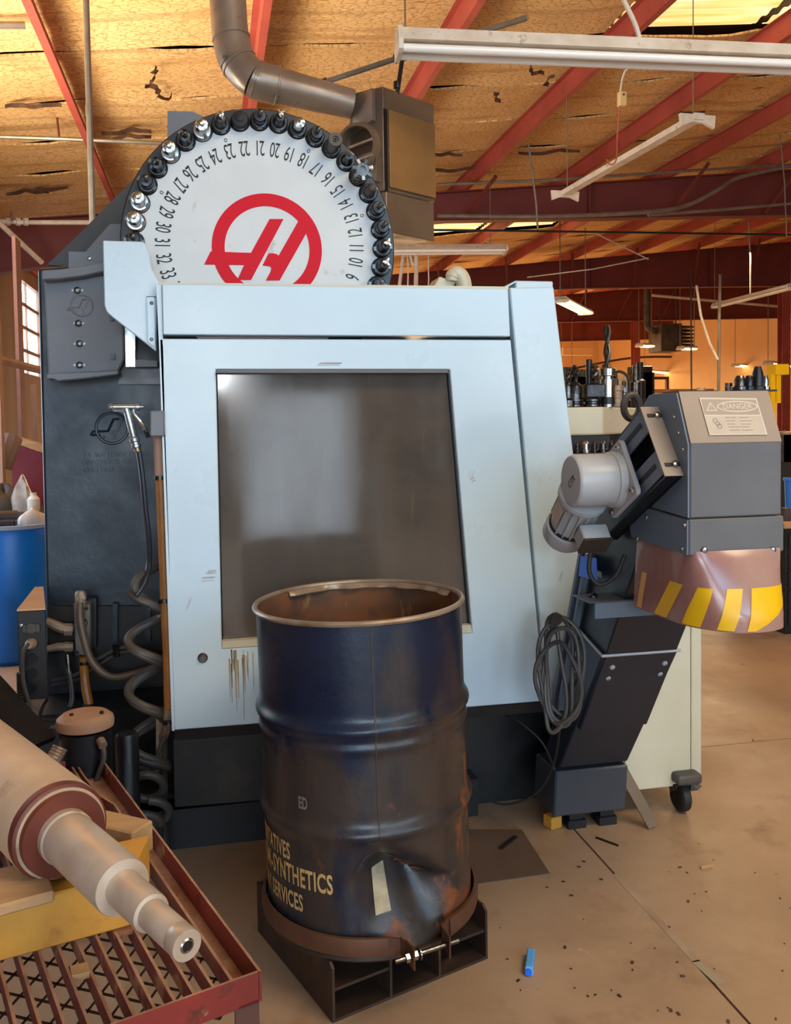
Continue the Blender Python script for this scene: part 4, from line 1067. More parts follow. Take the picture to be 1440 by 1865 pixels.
# take-up bracket on the left cheek
def BK(x, y, xx): return onX(x, y, xx)
XO = 1.125
q1, q2, q3, q4 = BK(1168, 742, XO), BK(1213, 868, XO), BK(1098, 984, XO), BK(1040, 905, XO)
obj('bracket_back', MB().prism([V((XA-.014, q.y, q.z)) for q in (q1, q2, q3, q4)], (.01, 0, 0)), blackp, cr, flat=True)
obj('bracket_flange', MB().prism([q2, q3, q3+V((XA-XO-.004, 0, 0)), q2+V((XA-XO-.004, 0, 0))], (0, .004, .004)), blackp, cr, flat=True)
obj('bracket_upper_flange', MB().prism([q1, q4, q4+V((XA-XO-.004, 0, 0)), q1+V((XA-XO-.004, 0, 0))], (0, -.002, -.004)), blackp, cr, flat=True)
ax = (q2-q1).normalized(); dn = (q3-q2).normalized(); out = ax.cross(dn)
capv = V((XA-XO+.006, 0, 0))
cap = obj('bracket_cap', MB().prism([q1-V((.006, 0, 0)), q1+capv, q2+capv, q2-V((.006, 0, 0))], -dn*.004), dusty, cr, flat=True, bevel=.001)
cn = capv.normalized().cross(ax).normalized()
if cn.dot(-dn) < 0: cn = -cn
for f in (.14, .85):
    c = q1+ax*(q2-q1).length*f + capv*.5 - dn*.004
    obj('cap_slot', MB().obox(c+cn*.001, X_, ax, cn, .046, .011, .002), blackrub, cap)
    b = MB(); b.lathe([(.0095, 0), (.0095, .002), (.0075, .007), (.0001, .009)], c+cn*.002+X_*.004, cn, 14); obj('cap_bolt', b, steel, cap)
for f0, f1 in ((.02, .34), (.62, .94)):
    a0_, a1_ = q1.lerp(q2, f0), q1.lerp(q2, f1)
    ln_ = dn*.30
    r_ = obj('slotted_rail', MB().prism([a0_, a1_, a1_+ln_, a0_+ln_], (.006, 0, 0)), convg, cr, flat=True)
    mid = a0_.lerp(a1_, .5)
    obj('rail_slot', MB().obox(mid+dn*.1-X_*.001, dn, ax, X_, .14, .014, .002), blackrub, r_)
# gear motor on the bracket
g0 = BK(1128, 873, XO-.01)
M_ = thing('gear_motor', 'silver gear motor with finned barrel bolted on the conveyor bracket', 'motor', V((g0.x, g0.y, g0.z)))
s_ = .062
fl = MB()
fa = (dn+ax).normalized(); fb = (dn-ax).normalized()
sq = []
for sx, sy in ((1, 0), (0, 1), (-1, 0), (0, -1)):
    pass
R8 = .082
cor = []
for i, (u_, v_) in enumerate(((1, 1), (-1, 1), (-1, -1), (1, -1))):
    base = dn*u_*R8*.9+ax*v_*R8*.9
    for k in range(5):
        t_ = PI/2*i + PI/2*k/4
        cor.append(g0+base+(dn*math.cos(t_)+ax*math.sin(t_))*.014)
obj('flange', MB().prism([q+V((-.012, 0, 0)) for q in cor], (.014, 0, 0)), motorg, M_, flat=True, bevel=.002)
for u_, v_ in ((1, 1), (-1, 1), (-1, -1), (1, -1)):
    b = MB(); screw(b, g0+dn*u_*R8*.86+ax*v_*R8*.86+V((-.012, 0, 0)), (-1, 0, 0), .0095, .009, 6); obj('flange_bolt', b, steel, M_)
gb = MB().lathe([(.080, -.0), (.078, .02), (.074, .022), (.073, .125), (.069, .132), (.067, .134), (.0001, .136)], g0+V((-.012, 0, 0)), (-1, 0, 0), 36)
obj('gear_case', gb, motorg, M_)
vs, fs = text_geo('CTR', .028, .0003, .9)
tu = (V((0, -.80, .60))); tu = V((0, -.62, .78)); tv = V((0, .78, .62))
obj('cast_letters', MB().add(place(vs, g0+V((-.1485, -.012, -.002)), V((0, -.8, .6)), V((0, .6, .8)), -X_), fs), junk, M_, flat=True)
md = V((0, .74, -.67)).normalized()
m0 = g0+V((-.085, .035, -.03))
obj('motor_neck', MB().lathe([(.072, 0), (.072, .014), (.066, .02), (.058, .03)], m0+md*.02, md, 28), motorg, M_)
bar_ = obj('motor_barrel', MB().lathe([(.056, .028), (.056, .15), (.05, .152)], m0+md*.02, md, 28), motorg, M_)
u_ = md.orthogonal().normalized(); w_ = md.cross(u_)
for i in range(18):
    t_ = 2*PI*i/18; e_ = u_*math.cos(t_)+w_*math.sin(t_)
    if e_.x < -.75 and e_.z > -.2: continue
    obj('cooling_fin', MB().obox(m0+md*.105+e_*.059, md, e_, md.cross(e_), .105, .012, .004), motorg, bar_, flat=True)
obj('rating_plate', MB().obox(m0+md*.10-X_*.0565, md, md.cross(X_), X_, .07, .05, .001), signw, bar_)
fan = MB().lathe([(.062, .15), (.066, .152), (.066, .196), (.06, .206), (.0001, .21)], m0+md*.02, md, 32)
obj('fan_cover', fan, motorg, M_)
gap = MB().lathe([(.0585, .138), (.0585, .152)], m0+md*.02, md, 28); obj('fan_gap', gap, blackrub, M_)
tbp = m0+md*.085+V((.022, -.055, -.078))
tb = obj('terminal_box', MB().obox(tbp, X_, md, md.cross(X_), .082, .062, .05), motorg, M_, bevel=.004)
obj('box_cover', MB().obox(tbp+md.cross(X_)*(.028 if md.cross(X_).z < 0 else -.028), X_, md, md.cross(X_), .084, .064, .007), junk, tb)
cb = spline([tbp+V((.0, .01, -.035)), tbp+V((-.005, .01, -.10)), tbp+V((.02, 0, -.135)), tbp+V((.06, -.02, -.11)), tbp+V((.085, -.03, -.05))], 6)
obj('motor_cable', MB().tube(cb, .007, 8), blackrub, M_)
# lifting eye on the hood
le = L(1150, 740)+V((-.03, .25, 0))
ec = onY(1150, 741, 2.45)
ey = MB()
ey.tube([ec+V((math.cos(t_)*.026, 0, math.sin(t_)*.036)) for t_ in [2*PI*i/24 for i in range(24)]], .011, 8, closed=True); ey.cyl(ec+V((.02, 0, -.02)), ec+V((.075, -.09, -.12)), .012, 8)
obj('lifting_eye', ey, junk, cr)
# blue sticker on the trough
stp = [onX(x, y, XA-.001) for x, y in ((1068, 1012), (1097, 1016), (1099, 1058), (1064, 1048))]
stk = obj('blue_sticker', MB().prism([V((XA-.022, q.y, q.z)) for q in stp], (.001, 0, 0)), blue_st, cr, flat=True)
stq = onX(1091, 1046, XA-.0235)
obj('sticker_patch', MB().obox(stq, Y_, Z_, X_, .03, .018, .001), convg, stk)
# feet
for x, y in ((XA+.09, 2.95), (XB_-.05, 2.95)):
    f_ = MB().box((x-.026, y-.026, .03), (x+.026, y+.026, .066)); f_.box((x-.034, y-.036, 0), (x+.034, y+.036, .03)); obj('foot', f_, blackp, cr)
# prop leg behind, wedge-like steel strut
a, b = onY(1150, 1385, 2.93), onY(1195, 1508, 2.85)
b = onZ(1192, 1510, 0.0); a = V((b.x-.14, b.y+.10, .30))
d_ = (b-a).normalized()
obj('prop_leg', MB().obox((a+b)/2+V((0, 0, .0)), d_, d_.cross(Y_).normalized(), d_.cross(d_.cross(Y_)).normalized(), (b-a).length-.02, .04, .012), mat('tan_primer', lin(120, 98, 74), lin(104, 84, 62), 5, rough=.6), cr, flat=True)
# coil of black cable hung on the cheek
hk = onX(1030, 1150, XA-.05)
hook = V((XA-.045, 2.80, .83))
cc = onX(1026, 1215, XA-.10)
K = thing('power_cable', 'looped grey power cable coiled against the conveyor side', 'cable', (cc.x, cc.y, cc.z-.17))
for i, (dy, sz, sy, sh) in enumerate(((0, .16, .065, 0), (.012, .175, .05, .01), (-.012, .15, .06, -.01), (.005, .17, .042, .02), (-.005, .13, .07, -.005))):
    ring = [cc+V((-.75*(sh+sy*math.cos(t_))+.008*math.sin(3*t_+i)-.006*i, .66*(sh+sy*math.cos(t_)+.02*math.sin(t_)*(i % 2)), sz*math.sin(t_)-.012*i)) for t_ in [2*PI*k/36 for k in range(36)]]
    obj('cable_loop', MB().tube(ring, .0072, 8, closed=True), rubber, K)
obj('cable_tie', MB().lathe([(.02, -.008), (.02, .008)], cc+V((-.025, 0, .155)), (0, 1, .2), 10), blackrub, K)
tail = [cc+V((-.02, .0, -.17)), onX(1022, 1300, XA-.06), onY(1008, 1390, 2.80), onY(975, 1445, 2.86), onY(915, 1465, 2.92), onY(860, 1440, 2.98)]
obj('cable_tail', MB().tube(spline(tail, 8), .0045, 6), blackrub, K)
obj('cable_tail', MB().tube(spline([onY(918, 1300, 3.02), onY(945, 1315, 2.97), onY(985, 1350, 2.92), onY(1005, 1390, 2.9), onY(1012, 1415, 2.88)], 8), .0045, 6), blackrub, K)
# coolant cabinet on casters behind the conveyor
YT = 2.93
t1_, t2_ = onY(1258, 1300, YT), onY(1277, 1300, YT)
zb_ = onY(1240, 1431, YT).z
x_l = 1.46
tk = thing('coolant_cabinet', 'tall cream coolant cabinet on casters behind the chip conveyor', 'cabinet', ((x_l+t2_.x)/2, YT+.35, 0))
obj('body', MB().box((x_l, YT, zb_), (t1_.x-.001, YT+.7, .93)), cream, tk, bevel=.003)
obj('corner_post', MB().box((t1_.x+.001, YT-.001, zb_), (t2_.x, YT+.7, .93)), cream, tk, bevel=.003)
bp_ = onY(1250, 1418, YT-.03)
obj('bumper', MB().box((bp_.x-.045, YT-.05, bp_.z-.02), (bp_.x+.055, YT+.03, bp_.z+.02)), rubber, tk, bevel=.012, segs=3)
for cx_, cy_ in ((t1_.x-.025, YT+.03), (t1_.x-.025, YT+.6), (x_l+.06, YT+.6)):
    ca = MB().lathe([(.0001, -.02), (.045, -.02), (.054, -.014), (.056, 0), (.054, .014), (.045, .02), (.0001, .02)], (cx_, cy_, .056), (1, 0.02, 0), 28)
    k_ = obj('caster', ca, blackrub, tk)
    obj('fork', MB().prism([(cx_-.035, cy_-.02, .125), (cx_+.045, cy_-.02, .125), (cx_+.045, cy_+.02, .06), (cx_+.02, cy_+.02, .05), (cx_-.01, cy_, .06)], (-.012, .04, 0)), junk, k_, flat=True)
    obj('top_plate', MB().box((cx_-.05, cy_-.03, .118), (cx_+.05, cy_+.05, zb_)), blackp, k_)
    obj('hub', MB().lathe([(.016, -.024), (.016, .024)], (cx_, cy_, .056), (1, 0.02, 0), 12), steel2, k_)
    obj('brake_tab', MB().prism([(cx_+.03, cy_-.02, .11), (cx_+.07, cy_-.03, .10), (cx_+.055, cy_-.03, .085), (cx_+.03, cy_-.02, .08)], (0, .02, 0)), junk, k_, flat=True)
# ================================================================== steel pallet and oil drum
PZ = .148
c00, c10 = onZ(606, 1864, 0), onZ(888, 1746, 0)
e1p = (c10-c00); LEN = e1p.length; e1p.normalize()
e2p = V((-e1p.y, e1p.x, 0))
DEP = .47
pal = thing('steel_pallet', 'rusty steel plate pallet under the dark oil drum', 'pallet', c00+e1p*LEN/2+e2p*DEP/2)
def pq(u, v, z): return c00+e1p*u*LEN+e2p*v*DEP+V((0, 0, z))
def pbox(u0, u1, v0, v1, z0, z1):
    return MB().prism([pq(u0, v0, z0), pq(u1, v0, z0), pq(u1, v1, z0), pq(u0, v1, z0)], (0, 0, z1-z0))
obj('base_plate', pbox(0, 1, 0, 1, 0, .008), palm, pal, flat=True)
for u in (0, .345, .66, .985):
    w_ = .015
    web = MB().prism([pq(u, 0, .008), pq(u, 1, .008), pq(u, 1, PZ), pq(u, .03, PZ), pq(u, 0, PZ-.012)], e1p*LEN*w_)
    obj('web_plate', web, palm, pal, flat=True)
obj('pocket_shelf', pbox(.015, .345, .01, 1, .075, .083), palm, pal, flat=True)
obj('pocket_shelf', pbox(.675, .985, .01, 1, .075, .083), palm, pal, flat=True)
obj('back_plate', pbox(.015, .985, .975, .99, .083, PZ), palm, pal, flat=True)
# drum
TILT = (0, -rad(1.3), 0)
dc = atD(672, 1640, 2.45)
dr = thing('oil_drum', 'open dark blue oil drum with rust, dented at the foot, on steel pallet', 'drum', (dc.x+.004, dc.y, PZ), rot=TILT)
Rd, Hd = .280, .842
def hoop(z, z0, w_=.018, h=.013): return h*math.exp(-((z-z0)/w_)**2)
# directions: angle measured so that 0 faces the camera
to_cam = math.atan2(-dc.y, -dc.x)
def drad(th, z):
    r = Rd + hoop(z, .575) + hoop(z, .530, .012, .006) + hoop(z, .315) + .004*math.sin(3*th+1)*.3
    if z > Hd-.02: r += .0
    # crushed pocket at the foot: a fold that leans in under its upper lip
    a = th-to_cam
    a = (a+PI) % (2*PI)-PI
    cz = .262 - .12*max(0, a-.12) - .25*max(0, -.02-a) + .006*math.sin(7*a)
    we = math.exp(-((a-.36)/.42)**4)
    if z < cz:
        k = (cz-z)/cz
        s_ = min(1, k/.16); s_ = s_*s_*(3-2*s_)
        r -= .135*we*(.22 + .78*s_)*(1-k)**1.0
    elif z < cz+.05:
        r -= .135*we*.22*(1-(z-cz)/.05)**2
    return r
nt_, nz_ = 150, 130
def dpt(th, z, dr_=0.0):
    r = drad(th, z)+dr_
    return V((r*math.cos(th), r*math.sin(th), z))
mb = MB()
zs = [.004+(Hd-.008)*j/nz_ for j in range(nz_+1)]
vs = [dpt(2*PI*i/nt_, z) for z in zs for i in range(nt_)]
fs = [(j*nt_+i, j*nt_+(i+1) % nt_, (j+1)*nt_+(i+1) % nt_, (j+1)*nt_+i) for j in range(nz_) for i in range(nt_)]
mb.add(vs, fs)
shell = obj('drum_shell', mb, drumpaint, dr, local=True)
mb = MB()
vs = [dpt(2*PI*i/nt_, z, -.004) for z in zs[::2] for i in range(nt_)]
nj = len(zs[::2])
mb.add(vs, [(j*nt_+i, (j+1)*nt_+i, (j+1)*nt_+(i+1) % nt_, j*nt_+(i+1) % nt_) for j in range(nj-1) for i in range(nt_)])
mb.add([(0, 0, .01)]+vs[:nt_], [(0, 1+i, 1+(i+1) % nt_) for i in range(nt_)])
obj('drum_lining', mb, drumin, dr, local=True)
rim = mat('worn_rim_steel', lin(164, 148, 128), lin(128, 106, 84), 9, rough=.38, metal=.45)
obj('top_rim', MB().tube([V((Rd*1.008*math.cos(t_), Rd*1.008*math.sin(t_), Hd)) for t_ in [2*PI*i/96 for i in range(96)]], .0075, 8, closed=True), rim, dr, local=True)
# cut edge left inside by the lid opener
lipm = MB(); 
def lipf(u, v):
    t_ = to_cam+PI-1.25+2.1*u; r = Rd-.006-.010*v*(1+.5*math.sin(23*u)+.4*math.sin(41*u)); return V((r*math.cos(t_), r*math.sin(t_), Hd-.002-.012*v))
lipm.slab(lipf, 60, 2, (0, 0, -.002)); obj('torn_lid_edge', lipm, rim, dr, local=True)
obj('foot_chime', MB().tube([V((Rd*1.01*math.cos(t_), Rd*1.01*math.sin(t_), .008)) for t_ in [2*PI*i/96 for i in range(96)]], .008, 6, closed=True), palm, dr, local=True)
obj('weld_seam', MB().tube([dpt(to_cam+.11, z, .0003) for z in [.30+.535*i/30 for i in range(31)]], .0022, 4), mat('seam_rust', lin(70, 54, 44), lin(50, 42, 38), 20, rough=.6), dr, local=True)
def wrap(body, a_end, z, size, xs=.53, align='RIGHT', slope=0.0):
    vs, fs = text_geo(body, size, 0, xs, align, 1.08, bold=.0016)
    out = []
    for v in vs:
        th = a_end + v.x/Rd; zz = z+v.y
        q = dpt(th, zz, .0012); out.append(q)
    return MB().add(out, fs)
A0 = to_cam
for s_, a, z, sz in (('PREVENTATIVES', -.78, .245, .060), ('SYNTHETICS & SEMI-SYNTHETICS', -.32, .188, .068), ('MACHINERY SERVICES', -.64, .122, .060)):
    obj('stencil_lettering', wrap(s_, A0+a, z, sz), drumtext, shell, local=True, flat=True)
obj('stencil_lettering', wrap('ED', A0-.54, .385, .042), mat('faded_grey_lettering', lin(112, 106, 100), rough=.6), shell, local=True, flat=True)
# paper stuck on the dent
lb_ = MB().slab(lambda u, v: dpt(A0+.035+.175*u+.02*(1-v), .095+.105*v, .003), 6, 6, (0, 0, .0005))
obj('stuck_label', lb_, mat('weathered_label', lin(150, 136, 112), lin(176, 166, 138), 30, rough=.6), shell, local=True)
# clamp ring round the foot, sprung open at the front
rng = thing('clamp_ring', 'rusty drum clamp ring with bolt sitting loose round the foot of the drum', 'ring', (dc.x+.004, dc.y, PZ))
ringm = mat('rust_brown_band', lin(104, 70, 50), lin(84, 56, 42), 8, rough=.5, metal=.3)
g0_, g1_ = .14, .74           # the gap, in angle right of the camera
mb = MB(); n = 90
prof = [(-.004, .018), (.005, .018), (.007, .03), (.007, .052), (.005, .064), (-.004, .064), (-.003, .052), (.001, .05), (.001, .032), (-.003, .03)]
vs = []
th0, th1 = to_cam+g1_, to_cam+g0_+2*PI
Rr = Rd+.012
for i in range(n+1):
    t_ = th0+(th1-th0)*i/n
    for dr_, z in prof: vs.append(V(((Rr+dr_)*math.cos(t_), (Rr+dr_)*math.sin(t_), z)))
k = len(prof)
fs = [(i*k+j, i*k+(j+1) % k, (i+1)*k+(j+1) % k, (i+1)*k+j) for i in range(n) for j in range(k)]
fs += [tuple(range(k)), tuple(n*k+j for j in range(k))]
mb.add(vs, fs)
obj('band', mb, ringm, rng, local=True)
def rp_(t_, r, z): return V((r*math.cos(t_), r*math.sin(t_), z))
lug = []
for t_, sg in ((to_cam+g0_, 1), (to_cam+g1_, -1)):
    er = rp_(t_, 1, 0); et = V((-er.y, er.x, 0))*sg
    p0 = rp_(t_, Rr, 0)
    pts_ = [p0, p0+et*.03+er*.006, p0+et*.04+er*.02, p0+et*.055+er*.055]
    b = MB()
    for a, c in zip(pts_, pts_[1:]):
        dd = (c-a).normalized(); nn = V((-dd.y, dd.x, 0))*.002
        b.prism([a-nn+Z_*.018, c-nn+Z_*(.006 if c is pts_[-1] else .018), c-nn+Z_*.06, a-nn+Z_*.064], nn*2)
    obj('lug', b, ringm, rng, local=True, flat=True); lug.append(pts_[-1]*.65+pts_[-2]*.35+Z_*.035)
dv = (lug[1]-lug[0]).normalized()
bolt = MB().cyl(lug[0]-dv*.045, lug[1]+dv*.03, .006, 10); obj('bolt', bolt, steel2, rng, local=True)
for q in (lug[0]-dv*.012, lug[0]+dv*.010): obj('nut', MB().cyl(q-dv*.005, q+dv*.005, .0115, 6), steel, rng, local=True)
obj('washer', MB().cyl(lug[0]+dv*.02, lug[0]+dv*.023, .015, 16), steel, rng, local=True)

# ================================================================== welded cart with grating, timbers and roller
CZ = .50
cA = onZ(476, 1768, CZ)        # front right corner
cB = onZ(181, 1374, CZ)        # back right corner
e_l = (cB-cA); LC = e_l.length; e_l.normalize()
e_w = V((-e_l.y, e_l.x, 0))
if e_w.x > 0: e_w = -e_w
WC = .78
cart = thing('grate_cart', 'red welded steel cart with bar grating over expanded metal', 'cart', cA+e_l*LC/2+e_w*WC/2-Z_*CZ)
def worn(o):
    # the paint is rubbed off every upward edge
    o.data.materials.append(cartworn)
    for p in o.data.polygons:
        if p.normal.z > .9: p.material_index = 1
    return o
def cq(u, v, z): return cA+e_l*u+e_w*v+Z_*(z-CZ)
def cbox(u0, u1, v0, v1, z0, z1): return MB().prism([cq(u0, v0, z0), cq(u1, v0, z0), cq(u1, v1, z0), cq(u0, v1, z0)], (0, 0, z1-z0))
def angle(name, a, b, n_, h=.055, w_=.045, t_=.005):
    """angle iron from a to b: upright leg on the outside, flat leg inward (n_)"""
    mb = MB(); mb.prism([a, b, b+n_*t_, a+n_*t_], (0, 0, -h)); mb.prism([a+n_*t_-Z_*h, b+n_*t_-Z_*h, b+n_*w_-Z_*h, a+n_*w_-Z_*h], (0, 0, t_))
    return worn(obj(name, mb, cartred, cart, flat=True))
angle('side_rail', cq(0, 0, CZ), cq(LC, 0, CZ), e_w)
angle('end_rail', cq(0, .006, CZ), cq(0, WC, CZ), e_l)
angle('end_rail', cq(LC, .006, CZ), cq(LC, WC, CZ), -e_l)
angle('side_rail', cq(0, WC, CZ), cq(LC, WC, CZ), -e_w)
legm = mat('worn_leg_paint', lin(74, 62, 54), lin(96, 50, 42), 7, rough=.5, dirt=(lin(180, 160, 140), 14, .68, .72, one))
for u, v in ((.004, .004), (LC-.05, .004), (.004, WC-.05), (LC-.05, WC-.05)):
    mb = cbox(u, u+.045, v, v+.005, .0, CZ-.056); mb2 = cbox(u, u+.005, v+.005, v+.045, .0, CZ-.056); mb.add(mb2.v, mb2.f)
    obj('leg', mb, legm, cart, flat=True)
NB = 21
tops = CZ-.012
barm = MB()
for i in range(NB):
    v = .045+(WC-.09)*i/(NB-1)
    bend = .0
    if i == 0:
        # the bar next to the right rail is knocked out of line
        path_ = [(.006, v), (.5, v), (.62, v-.002), (LC-.35, v-.006), (LC-.28, v+.012), (LC-.12, v+.02), (LC-.006, v+.02)]
    else: path_ = [(.006, v), (LC-.006, v)]
    mb = MB()
    for (u0, v0), (u1, v1) in zip(path_, path_[1:]):
        mb.prism([cq(u0, v0, tops), cq(u1, v1, tops), cq(u1, v1+.0055, tops), cq(u0, v0+.0055, tops)], (0, 0, -.036))
    worn(obj('grate_bar', mb, cartred if i > 1 else cartedge, cart, flat=True))
for u in (.03, .42, .84, LC-.06):
    obj('cross_bar', cbox(u, u+.006, .02, WC-.01, tops-.05, tops-.036), cartedge, cart, flat=True)
# expanded metal under the bars: zig-zag strands
em = MB(); zz = tops-.056
sw, lw = .032, .074
nrow = int(WC/sw)
for r_ in range(nrow):
    v0 = .01+r_*sw
    n_ = int((LC-.02)/(lw/2))
    for i in range(n_):
        u0 = .01+i*lw/2; u1 = u0+lw/2
        a_, b_ = ((0, 1) if (i+r_) % 2 == 0 else (1, 0))
        p_, q_ = cq(u0, v0+sw*a_, zz), cq(u1, v0+sw*b_, zz)
        em.prism([p_, q_, q_+e_w*.0035, p_+e_w*.0035], (0, 0, .004))
obj('expanded_mesh', em, meshm, cart, flat=True, kind='stuff')
for u, v in ((.28, .115), (.1, .52)):
    obj('bar_tie', cbox(u, u+.02, v-.01, v+.075, tops-.01, tops), cartedge, cart, flat=True)
# ladder-like chain plate along the right bar
for i in range(14):
    u = .34+.062*i
    obj('chain_link', cbox(u, u+.035, .072, .092, tops-.034, tops-.024), steel2, cart, flat=True)
# roller: stepped shaft and dusty body lying across the timbers
RZ = .69
tip = onZ(340, 1722, RZ); c_r = onZ(118, 1522, RZ)
ax_r = (c_r-tip).normalized()
L_ = lambda px, py: (onZ(px, py, RZ)-tip).dot(ax_r)
l1, l2, l3 = L_(276, 1664), L_(226, 1616), (c_r-tip).length
rl = thing('steel_roller', 'heavy dusty steel roller with stepped shaft lying on the timbers', 'roller', tip+ax_r*.8-Z_*.1)
r1, r2, r3, r4 = .0245, .0315, .049, .093
obj('shaft_tip', MB().lathe([(r1*.97, -.001), (r1, .002), (r1, .026), (r1*.98, .027), (r1*.98, .03), (r1, .031), (r1, l1)], tip, ax_r, 40), shaftm, rl)
ctr_ = MB(); ctr_.lathe([(.0085, -.0035), (.0085, .001), (.0055, .001), (.004, .004), (.0001, .006)], tip-ax_r*.0, ax_r, 20)
obj('centre_ring', MB().lathe([(.0115, -.0006), (.0095, -.0024), (.0085, -.0024), (.0075, -.0006)], tip-ax_r*.001, ax_r, 24, caps=False), steel, rl)
obj('centre_hole', MB().lathe([(.0078, -.0012), (.0050, -.0013), (.0035, .0), (.0001, .0)], tip-ax_r*.001, ax_r, 20), blacksteel, rl)
obj('shaft_step', MB().lathe([(r1, l1-.002), (r2*.97, l1), (r2, l1+.004), (r2, l2)], tip, ax_r, 40, caps=False), shaftm, rl)
obj('shaft_journal', MB().lathe([(r2, l2-.002), (r3*.97, l2), (r3, l2+.004), (r3, l3-.02), (r3*1.06, l3-.016), (r3*1.06, l3)], tip, ax_r, 44, caps=False), shaftm, rl)
obj('collar', MB().lathe([(r3*1.06, l3-.0), (r4*.86, l3+.0), (r4*.87, l3+.006), (r4*.87, l3+.018)], tip, ax_r, 56, caps=False), rollred, rl)
obj('collar_ring', MB().lathe([(r4*.87, l3+.014), (r4*.93, l3+.014), (r4*.93, l3+.024)], tip, ax_r, 56, caps=False), rollerm, rl)
obj('collar_rim', MB().lathe([(r4*.93, l3+.018), (r4*.985, l3+.02), (r4, l3+.026), (r4, l3+.040)], tip, ax_r, 56, caps=False), rollred, rl)
obj('roller_body', MB().lathe([(r4, l3+.040), (r4*1.012, l3+.042), (r4*1.012, l3+1.25), (r4*.9, l3+1.26), (.0001, l3+1.26)], tip, ax_r, 64, caps=False), rollerm, rl)
# timbers: painted beam, lower yellow beam, raw planks
def timber(name, lab, p0, p1, w_, h, z0, m_, bev=.004):
    p0, p1 = V((p0.x, p0.y, z0)), V((p1.x, p1.y, z0)); d_ = (p1-p0).normalized(); nn = V((-d_.y, d_.x, 0))*w_/2
    mb = MB().prism([p0-nn, p1-nn, p1+nn, p0+nn], (0, 0, h))
    return tag(obj(name, mb, m_, None, flat=True, bevel=bev), lab, 'timber')
zt = tops
pr = onZ(258, 1612, zt+.07)
side = e_w
fb = [onZ(-140, 1792, zt), onZ(238, 1688, zt), onZ(274, 1606, zt)]; fb.append(fb[0]+fb[2]-fb[1])
tag(obj('yellow_beam', MB().prism([V((q.x, q.y, zt+.001)) for q in fb], (0, 0, .104)), yellow, None, flat=True, bevel=.004), 'yellow painted wooden beam under the steel roller on the cart', 'timber')
timber('raw_plank', 'raw brown plank on top of the yellow beam left of the shaft', onZ(88, 1612, zt+.105), onZ(-140, 1672, zt+.105), .15, .022, zt+.106, wood)
pk0 = onZ(196, 1520, zt+.05)
timber('short_tan_block', 'short tan wood block behind the shaft by the grating bars', onZ(262, 1560, zt), onZ(160, 1535, zt), .07, .07, zt+.001, wood)
obj_ = MB().prism([q+V((0, 0, .02)) for q in (onZ(128, 1790, zt-.03), onZ(160, 1782, zt-.03), onZ(165, 1800, zt-.03), onZ(132, 1808, zt-.03))], (0, 0, .012))
tag(obj('wood_scrap', obj_, wood, None, flat=True), 'small wood scrap lying between the grating bars', 'scrap')

# ================================================================== small things on the floor
q = onZ(965, 1760, 0)
bl = thing('blue_plastic_stick', 'small light blue plastic stick lying on the concrete floor', 'plastic piece', q)
d_ = (onZ(968, 1735, 0)-onZ(963, 1776, 0)).normalized(); n_ = V((-d_.y, d_.x, 0))
obj('stick', MB().obox(q+Z_*.0125, d_, n_, Z_, .088, .021, .025), bluep, bl, bevel=.003)
obj('round_end', MB().cyl(q+Z_*.0125-d_*.044, q+Z_*.0125-d_*.049, .0088, 14), blue_st, bl)
q = onZ(1010, 1510, 0)
tag(obj('yellow_block', MB().obox(q+V((0, .02, .022)), V((.95, .3, 0)), V((-.3, .95, 0)), Z_, .05, .05, .044), yellow, None, bevel=.004), 'yellow wooden block on the floor under the conveyor boot', 'block')
for x, y, l, a, lab in ((1286, 1578, .045, .1, 'short pale wood splinter on the open floor right of the tool cabinet caster'), (1378, 1346, .05, .2, 'pale wood splinter far out on the orange brown floor')):
    q = onZ(x, y, .004)
    tag(obj('wood_splinter', MB().obox(V((q.x, q.y, .004)), (math.cos(a), math.sin(a), 0), (-math.sin(a), math.cos(a), 0), Z_, l, .009, .007), wood, None, flat=True), lab, 'splinter')
q = onZ(925, 1535, .004)
tag(obj('black_strip', MB().obox(V((q.x, q.y, .004)), V((.75, .66, 0)), V((-.66, .75, 0)), Z_, .11, .016, .007), blackrub, None, flat=True), 'short black rubber strip on the dark floor plate', 'strip')
q = onZ(1105, 1532, .004)
tag(obj('steel_sliver', MB().obox(V((q.x, q.y, .003)), V((.55, -.83, 0)), V((.83, .55, 0)), Z_, .09, .006, .005), blackp, None, flat=True), 'thin dark sliver on the floor by the conveyor foot', 'sliver')
# dark steel plate let on the floor in front of the base
pl_ = [onZ(x, y, .0) for x, y in ((950, 1512), (1001, 1592), (860, 1612), (560, 1600), (560, 1512))]
tag(obj('floor_plate', MB().prism([V((q.x, q.y, .0006)) for q in pl_], (0, 0, .0024)), mat('oily_floor_plate', lin(112, 90, 74), lin(96, 76, 62), 3, rough=.5), None, flat=True), 'thin oily brown plate on the floor before the machine base', 'plate')
chips = MB(); rr = random.Random(3)
for i in range(46):
    x, y = rr.uniform(900, 1440), rr.uniform(1560, 1865)
    q = onZ(x, y, 0); a = rr.uniform(0, 3.1); l = rr.choice((.004, .005, .007, .012)); chips.obox(V((q.x, q.y, .0012)), (math.cos(a), math.sin(a), 0), (-math.sin(a), math.cos(a), 0), Z_, l, l*.6, .002)
o = obj('metal_swarf', chips, mat('dark_swarf', lin(74, 54, 42), lin(50, 40, 34), 30, rough=.5), None, flat=True, kind='stuff')
